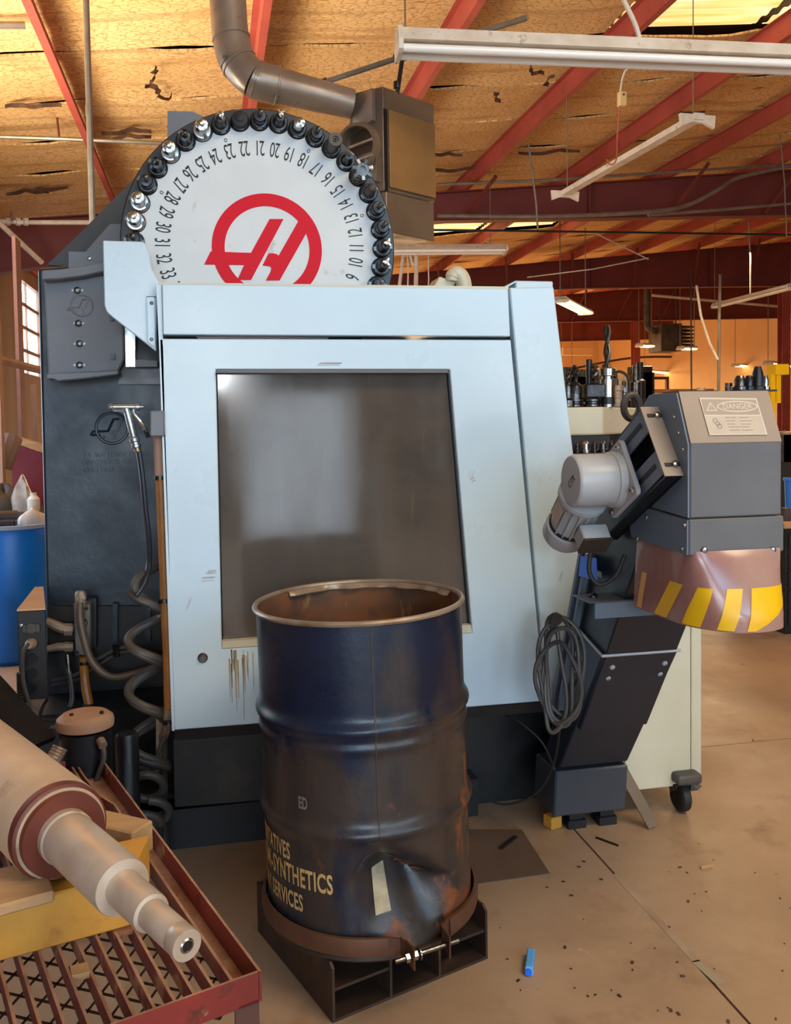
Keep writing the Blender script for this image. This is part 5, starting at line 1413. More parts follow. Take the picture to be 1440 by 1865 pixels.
# ================================================================== spray gun, hoses and pump at the left of the machine
YG = 3.02
G = lambda x, y, yy=YG: onY(x, y, yy)
gun = thing('spray_gun', 'chrome trigger spray gun hooked on the grey holder', 'spray gun', G(245, 800))
chrome = mat('satin_chrome', lin(190, 196, 202), lin(160, 166, 172), 12, rough=.28, rvar=.08, metal=.9)
obj('barrel', MB().lathe([(.0001, 0), (.009, 0), (.011, .004), (.011, .014), (.009, .016), (.009, .085), (.012, .088), (.012, .10), (.005, .102), (.005, .112), (.0001, .113)], G(197, 741), G(253, 741)-G(197, 741), 16), chrome, gun)
obj('grip', MB().tube([G(230, 744), G(236, 765), G(242, 788), G(245, 802)], [.011, .013, .013, .0105], 12), chrome, gun)
obj('guard', MB().tube(spline([G(206, 748), G(220, 748), G(228, 752), G(232, 762)], 4), .004, 6), chrome, gun)
obj('trigger', MB().tube(spline([G(243, 737), G(243, 752), G(252, 764), G(262, 778), G(266, 787)], 5), [.006]*11+[.0075]*10, 8), chrome, gun)
obj('trigger_tip', MB().tube([G(264, 783), G(270, 797)], .0075, 8), blackrub, gun)
obj('collar', MB().lathe([(.013, 0), (.017, .004), (.017, .014), (.0145, .017), (.0145, .024), (.0165, .026), (.0165, .034), (.012, .036)], G(244, 796), G(248, 812)-G(244, 796), 14), chrome, gun)
obj('swivel', MB().cyl(G(249, 812), G(251, 822), .0115, 12), mat('brass_fitting', lin(150, 124, 92), rough=.35, metal=.8), gun)
hose = thing('coiled_hose', 'dark coiled rubber hose hanging down from the spray gun', 'hose', G(265, 1500))
up_ = [G(252, 820), G(258, 860), G(264, 920), G(271, 985), G(271, 1030), G(262, 1062, 2.99), G(247, 1085, 2.97)]
obj('straight_hose', MB().tube(spline(up_, 6), .0092, 8), mat('gun_hose_black', lin(34, 38, 46), rough=.3), hose)
for ph_, y0_, y1_, turns in ((0.4, 1076, 1424, 3.75), (1.75, 1098, 1400, 3.2)):
    co = []
    for i in range(int(turns*30)+1):
        t_ = i/30.0; f = t_/turns
        y_ = y0_ + (y1_-y0_)*f
        cr_ = 27+4*math.sin(1.7*t_+ph_)+f*5; a = 2*PI*t_ + PI + ph_
        co.append(G(266 + 3*math.sin(2.2*t_+ph_), y_, YG) + V((cr_*math.cos(a)/515, .040*math.sin(a), 0)))
    obj('hose_coil', MB().tube(co, .0142, 10), rubber, hose)
lp = [G(300, 1020, 3.08), G(278, 1037, 3.05), G(252, 1052, 3.0), G(246, 1072, 2.98), G(262, 1090, 3.0), G(290, 1112, 3.05), G(302, 1130, 3.09)]
obj('hose_coil', MB().tube(spline(lp, 6), .0135, 10), rubber, hose)
for cx_, cy_, rx, ry, t0_, t1_ in ((268, 1433, 30, 22, -.5, 6.6), (272, 1478, 36, 20, -2.6, 1.6), (262, 1500, 30, 16, 0, 4.5)):
    obj('hose_coil', MB().tube([G(cx_+rx*math.cos(a), cy_-ry*math.sin(a), 2.96-.02*math.sin(a)) for a in [t0_+(t1_-t0_)*i/30 for i in range(31)]], .0145, 10), rubber, hose)
# amber conduit down the panel edge
ah = thing('amber_hose', 'ribbed amber hose running down the left edge of the white panel', 'hose', G(305, 1310, 2.98))
pts_ = [G(288, 796, 2.985), G(291, 860, 2.985), G(295, 960, 2.985), G(300, 1090, 2.985), G(305, 1200, 2.985), G(307, 1290, 2.985)]
sp_ = spline(pts_, 30)
obj('hose_wall', MB().tube(sp_, [.0145 + (.0012 if i % 2 else 0) for i in range(len(sp_))], 10), amber, ah)
for (x, y) in ((292, 870), (300, 1093), (307, 1314)):
    b = MB().lathe([(.019, -.007), (.021, -.007), (.021, -.001), (.019, -.001), (.019, .001), (.021, .001), (.021, .006), (.018, .006)], G(x, y, 2.985), (0, 0, 1), 16)
    obj('hose_clamp', b, steel2, ah)
obj('pale_sleeve', MB().lathe([(.0165, 0), (.0165, .135)], G(291, 866, 2.985), (-.01, 0, 1), 14), mat('pale_hose_sleeve', lin(176, 140, 116), rough=.5), ah)
obj('end_tube', MB().tube([G(307, 1290, 2.985), G(303, 1330, 3.0), G(296, 1345, 3.03)], .015, 8), fit, ah)
# manifold hoses
h1 = thing('brown_drain_hose', 'brown hose looping from the manifold top down to the right', 'hose', G(200, 1230, 3.3))
sp_ = spline([onY(146, 1098, 3.33), onY(146, 1125, 3.31), onY(152, 1160, 3.3), onY(168, 1205, 3.29), onY(200, 1232, 3.28), onY(240, 1228, 3.28), onY(290, 1212, 3.3)], 8)
obj('hose_wall', MB().tube(sp_, .0135, 10), mat('brown_rubber', lin(112, 88, 66), lin(92, 74, 58), 8, rough=.45), h1)
h2 = thing('amber_drain_hose', 'amber hose hanging straight below the manifold', 'hose', onY(158, 1300, 3.34))
obj('hose_wall', MB().tube(spline([onY(153, 1196, 3.36), onY(154, 1230, 3.36), onY(158, 1262, 3.34), onY(166, 1300, 3.32)], 6), .0165, 10), amber, h2)
obj('hose_clamp', MB().lathe([(.02, 0), (.02, .012)], onY(154, 1210, 3.36), (0, 0, 1), 12), steel2, h2)
h3 = thing('grey_air_hose', 'thin grey hose with metal fitting left of the amber drain hose', 'hose', onY(128, 1300, 3.33))
obj('hose_wall', MB().tube(spline([onY(126, 1222, 3.34), onY(130, 1250, 3.33), onY(131, 1275, 3.32), onY(124, 1300, 3.3)], 6), .008, 8), rubber, h3)
obj('fitting', MB().cyl(onY(123, 1192, 3.35), onY(126, 1226, 3.34), .0095, 10), steel2, h3)
# cable from the socket
h4 = thing('socket_cable', 'grey cable plugged in the connector box hanging down to the pump', 'cable', onY(60, 1340, 3.0))
obj('plug', MB().lathe([(.017, 0), (.019, .02), (.013, .035), (.008, .042)], onY(58, 1171, 3.045), (0, -1, 0), 14), fit, h4)
obj('wire', MB().tube(spline([onY(52, 1172, 3.0), onY(42, 1190, 3.0), onY(42, 1235, 3.0), onY(50, 1270, 3.0), onY(62, 1300, 3.0), onY(78, 1333, 2.95), onY(88, 1336, 2.93), onY(95, 1325, 2.9), onY(104, 1326, 2.86)], 6), .0065, 6), rubber, h4)
h5 = thing('ribbed_black_conduit', 'black corrugated conduit left below the connector box', 'hose', onY(42, 1330, 3.1))
sp_ = spline([onY(38, 1225, 3.03), onY(39, 1260, 3.03), onY(41, 1300, 3.03), onY(44, 1345, 3.03)], 14)
obj('conduit_wall', MB().tube(sp_, [.0135+(.002 if i % 2 else 0) for i in range(len(sp_))], 8), blackrub, h5)
h6 = thing('brake_line', 'thin dark pipe bent under the connector box', 'pipe', onY(90, 1320, 3.2))
obj('tube_wall', MB().tube(spline([onY(86, 1272, 3.2), onY(76, 1290, 3.2), onY(74, 1305, 3.2), onY(84, 1312, 3.2), onY(150, 1311, 3.2)], 5), .007, 6), blackrub, h6)
# coolant pump with dusty lid
pc = onZ(155, 1312, .55)
pc = CAM + (pc-CAM)*(2.62/(pc-CAM).dot(Fv))
pump = thing('coolant_pump', 'black barrel pump with dusty tan oval lid below the manifold', 'pump', (pc.x, pc.y, 0))
def oval(mb, prof, sx, sy):
    n = 36; vs = [V((pc.x+r*sx*math.cos(2*PI*i/n), pc.y+r*sy*math.sin(2*PI*i/n), z)) for r, z in prof for i in range(n)]
    fs = [(j*n+i, j*n+(i+1) % n, (j+1)*n+(i+1) % n, (j+1)*n+i) for j in range(len(prof)-1) for i in range(n)] + [tuple(range(n)), tuple((len(prof)-1)*n+i for i in range(n))]
    return mb.add(vs, fs)
zl = pc.z
obj('lid', oval(MB(), [(.9, zl-.022), (1.0, zl-.018), (1.02, zl-.002), (.98, zl+.01), (.8, zl+.022), (.3, zl+.027)], .082, .075), tanlid, pump)
obj('barrel', oval(MB(), [(1, .02), (1, zl-.028)], .074, .068), blackp, pump)
for dx in (-.035, .05): obj('lid_screw', MB().cyl((pc.x+dx, pc.y-.02, zl+.02), (pc.x+dx, pc.y-.02, zl+.03), .006, 8), blackp, pump)
obj('pump_foot', MB().box((pc.x-.1, pc.y-.09, 0), (pc.x+.1, pc.y+.09, .02)), blackp, pump)
sp_ = spline([V((pc.x-.06, pc.y-.07, zl-.05)), V((pc.x-.085, pc.y-.09, zl-.10)), V((pc.x-.10, pc.y-.1, zl-.2)), V((pc.x-.10, pc.y-.08, zl-.4))], 12)
obj('ribbed_hose', MB().tube(sp_, [.021+(.002 if i % 2 else 0) for i in range(len(sp_))], 10), fit, pump)
obj('thin_hose', MB().tube(spline([V((pc.x+.055, pc.y-.075, zl-.045)), V((pc.x+.06, pc.y-.085, zl-.09)), V((pc.x+.035, pc.y-.085, zl-.17)), V((pc.x+.03, pc.y-.08, zl-.3))], 6), .008, 8), rubber, pump)
obj('hose_cap', MB().cyl((pc.x+.05, pc.y-.07, zl-.04), (pc.x+.06, pc.y-.09, zl-.05), .013, 10), fit, pump)
ob = MB().lathe([(.036, 0.0), (.036, .5), (.03, .51)], (pc.x+.105, pc.y+.13, 0.0), (0, 0, 1), 16)
tag(obj('black_canister', ob, blackp), 'slim black canister standing right behind the dusty pump', 'canister')
# frame, fittings and clutter behind the coil
fr = thing('hose_stand', 'dark rusty pipe stand on the floor behind the coiled hose', 'stand', G(270, 1500, 3.12))
for x in (236, 300): obj('upright', MB().tube([onY(x, 1340, 3.02), V((onY(x, 1500, 3.02).x, 3.02, .0))], .009, 6), junk, fr)
obj('cross_bar', MB().tube([onY(232, 1398, 3.02), onY(304, 1398, 3.02)], .008, 6), junk, fr)
obj('plate', MB().prism([onY(284, 1295, 3.03), onY(298, 1290, 3.03), onY(300, 1400, 3.03), onY(284, 1405, 3.03)], (0, .02, 0)), fit, fr, flat=True)
obj('strut', MB().tube([onY(302, 1335, 3.0), onY(286, 1380, 2.99), onY(276, 1420, 2.99)], .007, 6), rubber, fr)
# dark flat arm leaning at the far left
dk = [(onZ(-120, 1180, .2)), ]
a_, b_ = atD(-60, 1205, 2.75), atD(66, 1345, 2.62)
d_ = (b_-a_).normalized()
arm_ = thing('leaning_board', 'black board leaning at the left behind the roller', 'board', V((b_.x, b_.y, 0)))
sd_ = V((d_.y, -d_.x, 0)).normalized()
nn_ = d_.cross(sd_).normalized()
obj('board', MB().obox((a_+b_)/2, d_, sd_, nn_, (b_-a_).length+.05, .10, .02), blackp, arm_, flat=True)
# blue drum, papers and bench behind the column on the left
bd = atD(28, 1075, 5.69)
bdr = thing('blue_drum', 'blue plastic drum with rags and tools on its lid', 'drum', (bd.x, bd.y, 0))
obj('drum_shell', MB().lathe([(.25, 0), (.275, .03), (.285, .12), (.288, .45), (.285, .78), (.272, .84), (.265, .86)], (bd.x, bd.y, 0), (0, 0, 1), 40), bluedrum, bdr)
obj('rim', MB().lathe([(.272, .845), (.29, .85), (.29, .872), (.265, .874), (.262, .866)], (bd.x, bd.y, 0), (0, 0, 1), 40, caps=False), mat('pale_rim', lin(150, 170, 190), rough=.5), bdr)
obj('lid', MB().cyl((bd.x, bd.y, .855), (bd.x, bd.y, .862), .262, 36), bluedrum, bdr)
lab_ = MB().slab(lambda u, v: V((bd.x+.2895*math.cos(-.62+.42*u), bd.y+.2895*math.sin(-.62+.42*u), .38+.26*v)), 6, 2, (0, 0, .0005))
obj('paper_label', lab_, paper, bdr)
def lump(name, lab, cat, c, sx, sy, sz, m_, seed):
    rr = random.Random(seed); ph = [rr.uniform(0, 6) for _ in range(6)]
    n, k = 18, 9; mb = MB(); vs = []
    for j in range(k+1):
        t_ = PI/2*j/k
        for i in range(n):
            a = 2*PI*i/n; r = math.cos(t_)*(1+.16*math.sin(3*a+ph[0])+.1*math.sin(5*a+ph[1]+2*t_))+.001
            vs.append(V((c.x+sx*r*math.cos(a), c.y+sy*r*math.sin(a), c.z+sz*math.sin(t_)*(1+.2*math.sin(2*a+ph[2])))))
    mb.add(vs, [(j*n+i, j*n+(i+1) % n, (j+1)*n+(i+1) % n, (j+1)*n+i) for j in range(k) for i in range(n)]+[tuple(range(n-1, -1, -1))])
    return tag(obj(name, mb, m_), lab, cat)
lump('white_rag', 'crumpled white rag on the right of the blue drum lid', 'rag', V((bd.x+.13, bd.y-.05, .862)), .10, .09, .09, paper, 1)
tag(obj('grey_pipe', MB().cyl((bd.x-.24, bd.y-.02, .905), (bd.x+.02, bd.y+.05, .905), .04, 14), junk), 'short grey pipe lying on the blue drum lid', 'pipe')
tag(obj('dark_tin', MB().box((bd.x-.12, bd.y-.19, .862), (bd.x+.05, bd.y-.1, .90)), blackp, bevel=.006), 'flat dark tin on the front of the blue drum lid', 'tin')
# bench with junk farther back
YB_ = 7.6
bz = onY(40, 934, YB_).z
bench = thing('junk_bench', 'grimy dark bench behind the blue drum', 'bench', V((onY(20, 934, YB_).x, YB_+.3, 0)))
bx0, bx1 = onY(-110, 934, YB_).x, onY(110, 934, YB_).x
obj('bench_top', MB().box((bx0, YB_, bz-.05), (bx1, YB_+.7, bz)), junk, bench)
for x in (bx0+.05, bx1-.1): obj('leg', MB().box((x, YB_+.05, 0), (x+.06, YB_+.11, bz-.05)), junk, bench)
obj('back_board', MB().box((bx0, YB_+.62, .1), (bx1, YB_+.66, bz-.05)), blackp, bench)
q_ = onY(42, 928, YB_+.2); lump('plastic_bag', 'crumpled clear plastic bag on the junk bench', 'bag', V((q_.x, q_.y, bz)), .10, .1, .26, plasticbag, 5)
q_ = onY(56, 928, YB_+.15); o_ = MB().lathe([(.05, 0), (.055, .02), (.055, .1), (.03, .13), (.03, .15)], (q_.x+.02, q_.y, bz), (0, 0, 1), 16); tag(obj('cream_jar', o_, paper), 'small cream jar right of the clear plastic bag', 'jar')
q_ = onY(8, 928, YB_+.2); lump('oily_rag_pile', 'dark oily rag pile at the left end of the junk bench', 'rags', V((q_.x, q_.y, bz)), .12, .1, .2, junk, 8)
# crimson panel with wooden top edge
yb2 = 8.6
rb = thing('crimson_panel', 'deep red panel with pale wooden top edge behind the bench', 'panel', V((onY(60, 900, yb2).x, yb2, .0)))
p0, p1, p2, p3 = onY(20, 805, yb2), onY(110, 836, yb2), onY(110, 960, yb2), onY(10, 960, yb2)
obj('red_face', MB().prism([p0, p1, V((p1.x, yb2, .02)), V((p0.x, yb2, .02))], (0, .03, 0)), redboard, rb, flat=True)
obj('top_edge', MB().prism([onY(20, 792, yb2), onY(112, 820, yb2), onY(112, 838, yb2), onY(20, 806, yb2)], (0, .16, 0)), wood, rb, flat=True)
tag(obj('rolled_felt', MB().tube([onY(2, 850, 8.3), onY(14, 820, 8.3), onY(22, 796, 8.35)], .09, 10), wallwood), 'brown rolled felt leaning against the crimson panel', 'roll')
lb2 = atD(0, 1210, 4.6)
tag(obj('leaning_sheet', MB().prism([V((lb2.x-.25, 4.55, 0)), V((lb2.x+.13, 4.35, 0)), V((lb2.x+.02, 4.6, .62)), V((lb2.x-.25, 4.7, .68))], (0, .02, 0)), wood, None, flat=True), 'tan sheet leaning in front of the blue drum', 'sheet')
# ================================================================== overhead: duct, unit heater, lamps, pipes, wires
hz_ = 4.15
duct = thing('exhaust_duct', 'brown round exhaust duct bending down to the hanging heater', 'duct', atD(440, 130, hz_))
dk_ = [atD(412, -260, hz_), atD(413, -60, hz_), atD(416, 20, hz_), atD(421, 70, hz_), atD(433, 112, hz_), atD(462, 143, hz_), atD(505, 156, hz_+.03), atD(570, 172, hz_+.08), atD(640, 190, hz_+.14)]
rd_ = 33*hz_/1600
gores = [(0, 3), (3, 4), (4, 5), (5, 6), (6, 8)]
sp_ = spline(dk_, 8)
obj('straight_run', MB().tube(sp_[:26], rd_, 28), galv, duct)
segs_ = [(25, 33, 'elbow_gore'), (32, 41, 'elbow_gore'), (40, 49, 'elbow_gore')]
for i, (a, b, nm) in enumerate(segs_): obj(nm, MB().tube(sp_[a:b], [rd_*(1.03 if i % 2 == 0 else 1.0)]*(b-a), 28), galv, duct)
obj('lower_run', MB().tube(sp_[48:], [rd_*.97-.0008*i for i in range(len(sp_[48:]))], 28), galv, duct)
for i in (24, 33, 41, 48):
    d_ = (sp_[i+1]-sp_[i]).normalized()
    obj('seam_band', MB().lathe([(rd_*1.02, -.006), (rd_*1.06, -.004), (rd_*1.06, .004), (rd_*1.02, .006)], sp_[i], d_, 28, caps=False), galv, duct)
b = MB().cyl(atD(408, 103, hz_-rd_-.02), atD(409, 103, hz_-rd_+.01), .008, 8); obj('duct_screw', b, steel2, duct)
# the hanging heater: a box turned corner-on
zc_ = 4.2
C0 = atD(697, 157, zc_)
lf = V((-.97, .22, 0)); 
Lp, Rp = atD(632, 175, zc_+.10), atD(790, 186, zc_+.25)
top_z = C0.z
vL = V((Lp.x-C0.x, Lp.y-C0.y, 0)); vR = V((Rp.x-C0.x, Rp.y-C0.y, 0))
ht = thing('unit_heater', 'bronze sheet metal unit heater hanging beside the tool carousel', 'heater', V((C0.x, C0.y, C0.z-.7))+(vL+vR)/2)
zb1 = atD(703, 345, zc_).z; zb2 = atD(703, 420, zc_).z
def hq(a, b, z): return V((C0.x, C0.y, 0))+vL*a+vR*b+Z_*z
obj('casing', MB().prism([hq(0, 0, zb1), hq(0, 1, zb1), hq(.95, 1, zb1), hq(.95, 0, zb1)], (0, 0, top_z-zb1)), brownsteel, ht, flat=True, bevel=.004)
obj('lower_casing', MB().prism([hq(-.05, 0, zb2), hq(-.02, .96, zb2), hq(1.2, .95, zb2), hq(1.25, 0, zb2)], (0, 0, zb1-zb2-.004)), brownsteel, ht, flat=True, bevel=.004)
nr = V((vR.y, -vR.x, 0)).normalized()
if nr.y > 0: nr = -nr
zd0 = atD(705, 197, zc_).z; zd1 = zb1+.02
obj('access_door', MB().prism([hq(0, .08, zd1)+nr*.001, hq(0, .98, zd1-.0)+nr*.001, hq(0, .98, zd0)+nr*.001, hq(0, .08, zd0)+nr*.001], nr*.012), mat('amber_lit_door', lin(168, 126, 74), lin(140, 106, 66), 2, rough=.36, metal=.3), ht, flat=True, bevel=.002)  # amber light on this face put into the door colour
nl = V((-vL.y, vL.x, 0)).normalized()
if nl.y > 0: nl = -nl
obj('door_jamb', MB().prism([hq(0, .0, zb1)+nr*.002, hq(0, .055, zb1)+nr*.002, hq(0, .055, zd0)+nr*.002, hq(0, .0, zd0)+nr*.002], nr*.004), blackp, ht, flat=True)
fc = onY(658, 262, C0.y+.12)
obj('fan_ring', MB().lathe([(.115, 0), (.125, -.03), (.115, -.06), (.10, -.06), (.10, -.0), (.03, .01), (.0001, .01)], hq(.62, 0, atD(655, 265, zc_).z), nl*-1, 32), brownsteel, ht)
obj('burner_box', MB().prism([hq(1.3, .1, atD(650, 330, zc_).z), hq(.1, .02, atD(650, 330, zc_).z)+nl*.05, hq(.1, .02, atD(650, 275, zc_).z)+nl*.05, hq(1.3, .1, atD(650, 275, zc_).z)], nl*-.08), brownsteel, ht, flat=True)
for y in (262, 290): obj('gas_pipe', MB().tube([hq(1.5, .1, atD(650, y+4, zc_).z)+nl*.06, hq(.12, .0, atD(690, y-6, zc_).z)+nl*.06], .007, 8), fit, ht)
obj('hood_collar', MB().prism([hq(.95, .1, top_z-.02), hq(.2, .0, top_z-.01)+nl*.004, hq(.2, .0, top_z-.16)+nl*.004, hq(1.0, .1, top_z-.2)], nl*.03), galv, ht, flat=True)
hx = hq(.05, .30, 0)
pipe_z = atD(733, 103, zc_+.05)
obj('hanger_rod', MB().tube([V((hx.x, hx.y, top_z-.01)), V((pipe_z.x, pipe_z.y, pipe_z.z))], .011, 8), blackp, ht)
obj('rod_coupling', MB().cyl((hx.x, hx.y, top_z+.02), (hx.x, hx.y, top_z+.05), .018, 10), blackp, ht)
# pipe carrying the heater
pp = thing('gas_pipe', 'grey steel pipe slanting past the duct above the heater', 'pipe', pipe_z)
pa, pb = atD(585, 152, zc_+.12), atD(960, 32, zc_-.25)
obj('pipe', MB().tube([pa, pipe_z, pb], .014, 10), condu, pp)
obj('tee', MB().cyl(pipe_z-(pb-pa).normalized()*.04, pipe_z+(pb-pa).normalized()*.04, .024, 12), blackp, pp)
obj('elbow', MB().cyl(pa-(pb-pa).normalized()*.01, pa+(pb-pa).normalized()*.03, .021, 12), blackp, pp)
# vertical conduit at the left, level pipe across it
cv = atD(168, 385, 5.2)
c1_ = thing('vertical_conduit', 'straight vertical grey conduit left of the carousel', 'conduit', cv)
obj('conduit_wall', MB().tube([V((cv.x, cv.y, 1.9)), V((cv.x, cv.y, 4.7+.1*cv.x))], .0185, 10), condu, c1_)
obj('coupling', MB().cyl((cv.x, cv.y, atD(168, 205, 5.2).z-.03), (cv.x, cv.y, atD(168, 205, 5.2).z+.03), .022, 10), condu, c1_)
def pipe(name, lab, pts, r, m_=condu, cat='pipe', n=8, k=1):
    t = thing(name, lab, cat, pts[0]); obj('pipe' if cat != 'wire' else 'strand', MB().tube(spline(pts, k) if k > 1 else pts, r, n), m_, t); return t
def onroof(px, py, dz=0.0):
    d = ray(px, py); z0 = 4.72+dz; t = (z0-1.475)/(d.z-.1*d.x); return CAM+d*t
t_ = pipe('level_pipe', 'level pipe crossing below the red purlin at the left', [atD(-60, 247, 8.8), atD(120, 253, 8.9), atD(230, 258, 9.0), atD(320, 262, 9.2)], .022)
obj('drop_rod', MB().tube([atD(90, 92, 8.9), atD(108, 252, 8.9)], .012, 6), maroon, t_)
t_ = pipe('water_pipe', 'pale pipe with valves along the maroon girder at the left', [atD(-60, 402, 11.0), atD(60, 405, 11.1), atD(160, 405, 11.3), atD(240, 407, 11.5)], .03, fixw)
for x in (14, 33, 47): obj('valve', MB().cyl(atD(x-4, 403.5, 11.05), atD(x+4, 404, 11.08), .05, 8), fixw, t_)
obj('hanger', MB().tube([atD(20, 385, 11.0), atD(22, 402, 11.0)], .015, 6), condu, t_)
pipe('brace_pipe', 'pale pipe slanting down to the column top at the left', [atD(-10, 398, 10.6), atD(76, 478, 11.4)], .035, fixw)
pipe('short_stub_pipe', 'short pipe stub at the left of the red purlin', [atD(-30, 46, 6.6), atD(46, 46, 6.7)], .03)
# fluorescent lamps, unlit
def strip_lamp(name, lab, p0, p1, w_=.13, lit=False, tubes=2, rust=True):
    d_ = (p1-p0).normalized(); s_ = d_.cross(Z_).normalized(); L0 = (p1-p0).length
    t = thing(name, lab, 'lamp', (p0+p1)/2, 'ceiling strip lamps' if not lit else 'lit ceiling strip lamps')
    c = (p0+p1)/2
    obj('housing', MB().prism([p0+s_*w_*.32+Z_*.06, p0-s_*w_*.32+Z_*.06, p0-s_*w_*.5+Z_*.0, p0+s_*w_*.5+Z_*.0], d_*L0), fixw, t, flat=True)
    for q in (p0, p1-d_*.02):
        obj('end_cap', MB().prism([q+s_*w_*.36+Z_*.066, q-s_*w_*.36+Z_*.066, q-s_*w_*.56, q-s_*w_*.56-Z_*.045, q-s_*w_*.4-Z_*.055, q+s_*w_*.4-Z_*.055, q+s_*w_*.56-Z_*.045, q+s_*w_*.56], d_*.02), fixw, t, flat=True)
    for sg in ((-1, 1) if tubes == 2 else (0,)):
        obj('tube', MB().cyl(p0+d_*.022+s_*sg*w_*.3-Z_*.028, p1-d_*.022+s_*sg*w_*.3-Z_*.028, .0185, 14), warm_on if lit else tubew, t)
    return t
fA, fB = atD(722, 82, 3.85), atD(1440, 112, 4.09)
fd = (fB-fA); fd.z = 0; fB = fA+V((fd.x, fd.y, 0)).normalized()*2.44
t1 = strip_lamp('strip_lamp', 'long unlit twin tube lamp hanging nearest above the machine', fA, fB, .14)
j = fA+(fB-fA).normalized()*1.12
obj('feed_cable', MB().tube(spline([j+Z_*.05, j+V((-.03, .0, .14)), j+V((-.10, .02, .30)), j+V((-.22, .04, .6)), V((j.x-.3, j.y, 4.8))], 5), .011, 8), fixw, t1)
obj('hanger', MB().tube([fA+V((.04, 0, .05)), V((fA.x+.04, fA.y, roof(fA.x)+.03))], .004, 5), condu, t1)
obj('hanger', MB().tube([fB+V((-.1, 0, .05)), V((fB.x-.1, fB.y, roof(fB.x)+.03))], .004, 5), condu, t1)
def bare_lamp(lab, pa, pb, w_=.09):
    d_ = (pb-pa).normalized(); s_ = d_.cross(Z_).normalized(); L0 = (pb-pa).length
    t = thing('strip_lamp', lab, 'lamp', (pa+pb)/2, 'ceiling strip lamps')
    obj('housing', MB().prism([pa+s_*w_*.5+Z_*.05, pa-s_*w_*.5+Z_*.05, pa-s_*w_*.5, pa+s_*w_*.5], d_*L0), fixw, t, flat=True)
    for q in (pa+d_*.02, pb-d_*.05):
        e = obj('lamp_holder', MB().prism([q+s_*.16+Z_*.045, q-s_*.16+Z_*.045, q-s_*.15-Z_*.055, q-s_*.06-Z_*.02, q+s_*.06-Z_*.02, q+s_*.15-Z_*.055], d_*.03), fixw, t, flat=True)
    return t
pa_ = atD(1274, 217, 7.0); t2 = bare_lamp('bare strip lamp without tubes below the front girder', V((pa_.x, pa_.y, pa_.z)), V((atD(1026, 357, 9.35).x, atD(1026, 357, 9.35).y, pa_.z)))
b = MB()
obj('hanger', MB().tube([V((pa_.x, pa_.y+.1, pa_.z+.05)), V((pa_.x, pa_.y+.1, roof(pa_.x)+.03))], .005, 5), condu, t2)
q = atD(1026, 357, 9.35); obj('hanger', MB().tube([V((q.x, q.y-.1, pa_.z+.05)), V((q.x, q.y-.1, roof(q.x)+.03))], .005, 5), condu, t2)
pa_, pb_ = atD(640, 452, 12.1), atD(921, 459, 12.2); pb_.z = pa_.z = (pa_.z+pb_.z)/2
t3 = strip_lamp('strip_lamp', 'twin tube strip lamp hanging right behind the carousel rim', pa_, pb_, .34)
for q in (pa_.lerp(pb_, .3), pa_.lerp(pb_, .9)): obj('hanger', MB().tube([q+Z_*.05, V((q.x, q.y, roof(q.x)+.03))], .005, 5), condu, t3)
pa_, pb_ = atD(1440, 523, 16.2), atD(1301, 563, 18.8); pb_.z = pa_.z
t4 = strip_lamp('strip_lamp', 'slim pale strip lamp before the far right red column', pa_, pb_, .16)
for q in (pa_, pb_): obj('hanger', MB().tube([q+Z_*.05, V((q.x, q.y, roof(q.x)+.03))], .006, 5), condu, t4)
# lit lamps far down the hall
for lab, (xa, ya, da), (xb, yb, db), wd in (('lit strip lamp glowing beside the white panel top corner', (1020, 546, 16.6), (1066, 540, 18.6), .3), ('lit strip lamp left of the far hanging heater', (1163, 629, 25.2), (1186, 631, 25.4), .3), ('lit strip lamp right of the far hanging heater', (1238, 634, 25.4), (1264, 637, 25.6), .3),
                                        ('lit strip lamp low against the far cream wall', (1174, 675, 37.5), (1238, 668, 40.5), .32), ('lit strip lamp near the yellow hoist', (1338, 665, 33.0), (1394, 659, 34.6), .34), ('lit strip lamp peeping past the panel edge behind the tools', (1022, 671, 34), (1041, 671, 34.2), .3), ('lit strip lamp at the far right edge', (1398, 661, 24.0), (1436, 650, 25.5), .26)):
    a, b = atD(xa, ya, da), atD(xb, yb, db); b.z = a.z
    t = strip_lamp('strip_lamp', lab, a, b, wd, lit=True)
    for q in (a, b): obj('hanger', MB().tube([q+Z_*.05, V((q.x, q.y, roof(q.x)+.03))], .012, 5), condu, t)
# far unit heater
hp = atD(1222, 616, 27.0)
h2_ = thing('far_unit_heater', 'dark louvred unit heater hanging far down the hall', 'heater', hp)
obj('casing', MB().box((hp.x-.5, hp.y-.3, hp.z-.42), (hp.x+.2, hp.y+.5, hp.z+.42)), junk, h2_, bevel=.02)
for i in range(7): obj('louvre', MB().prism([(hp.x+.21, hp.y-.32, hp.z-.36+.11*i), (hp.x+.62, hp.y-.25, hp.z-.36+.11*i), (hp.x+.62, hp.y-.2, hp.z-.30+.11*i), (hp.x+.21, hp.y-.27, hp.z-.30+.11*i)], (0, .5, 0)), blackp, h2_, flat=True)
obj('flue', MB().tube(spline([hp+V((-.5, 0, .2)), hp+V((-.75, 0, .3)), hp+V((-.8, 0, .6)), V((hp.x-.8, hp.y, roof(hp.x)-.1))], 4), .1, 10), junk, h2_)
for dx in (-.4, .15): obj('hanger_rod', MB().tube([hp+V((dx, 0, .42)), V((hp.x+dx, hp.y, roof(hp.x+dx)+.03))], .02, 5), junk, h2_)
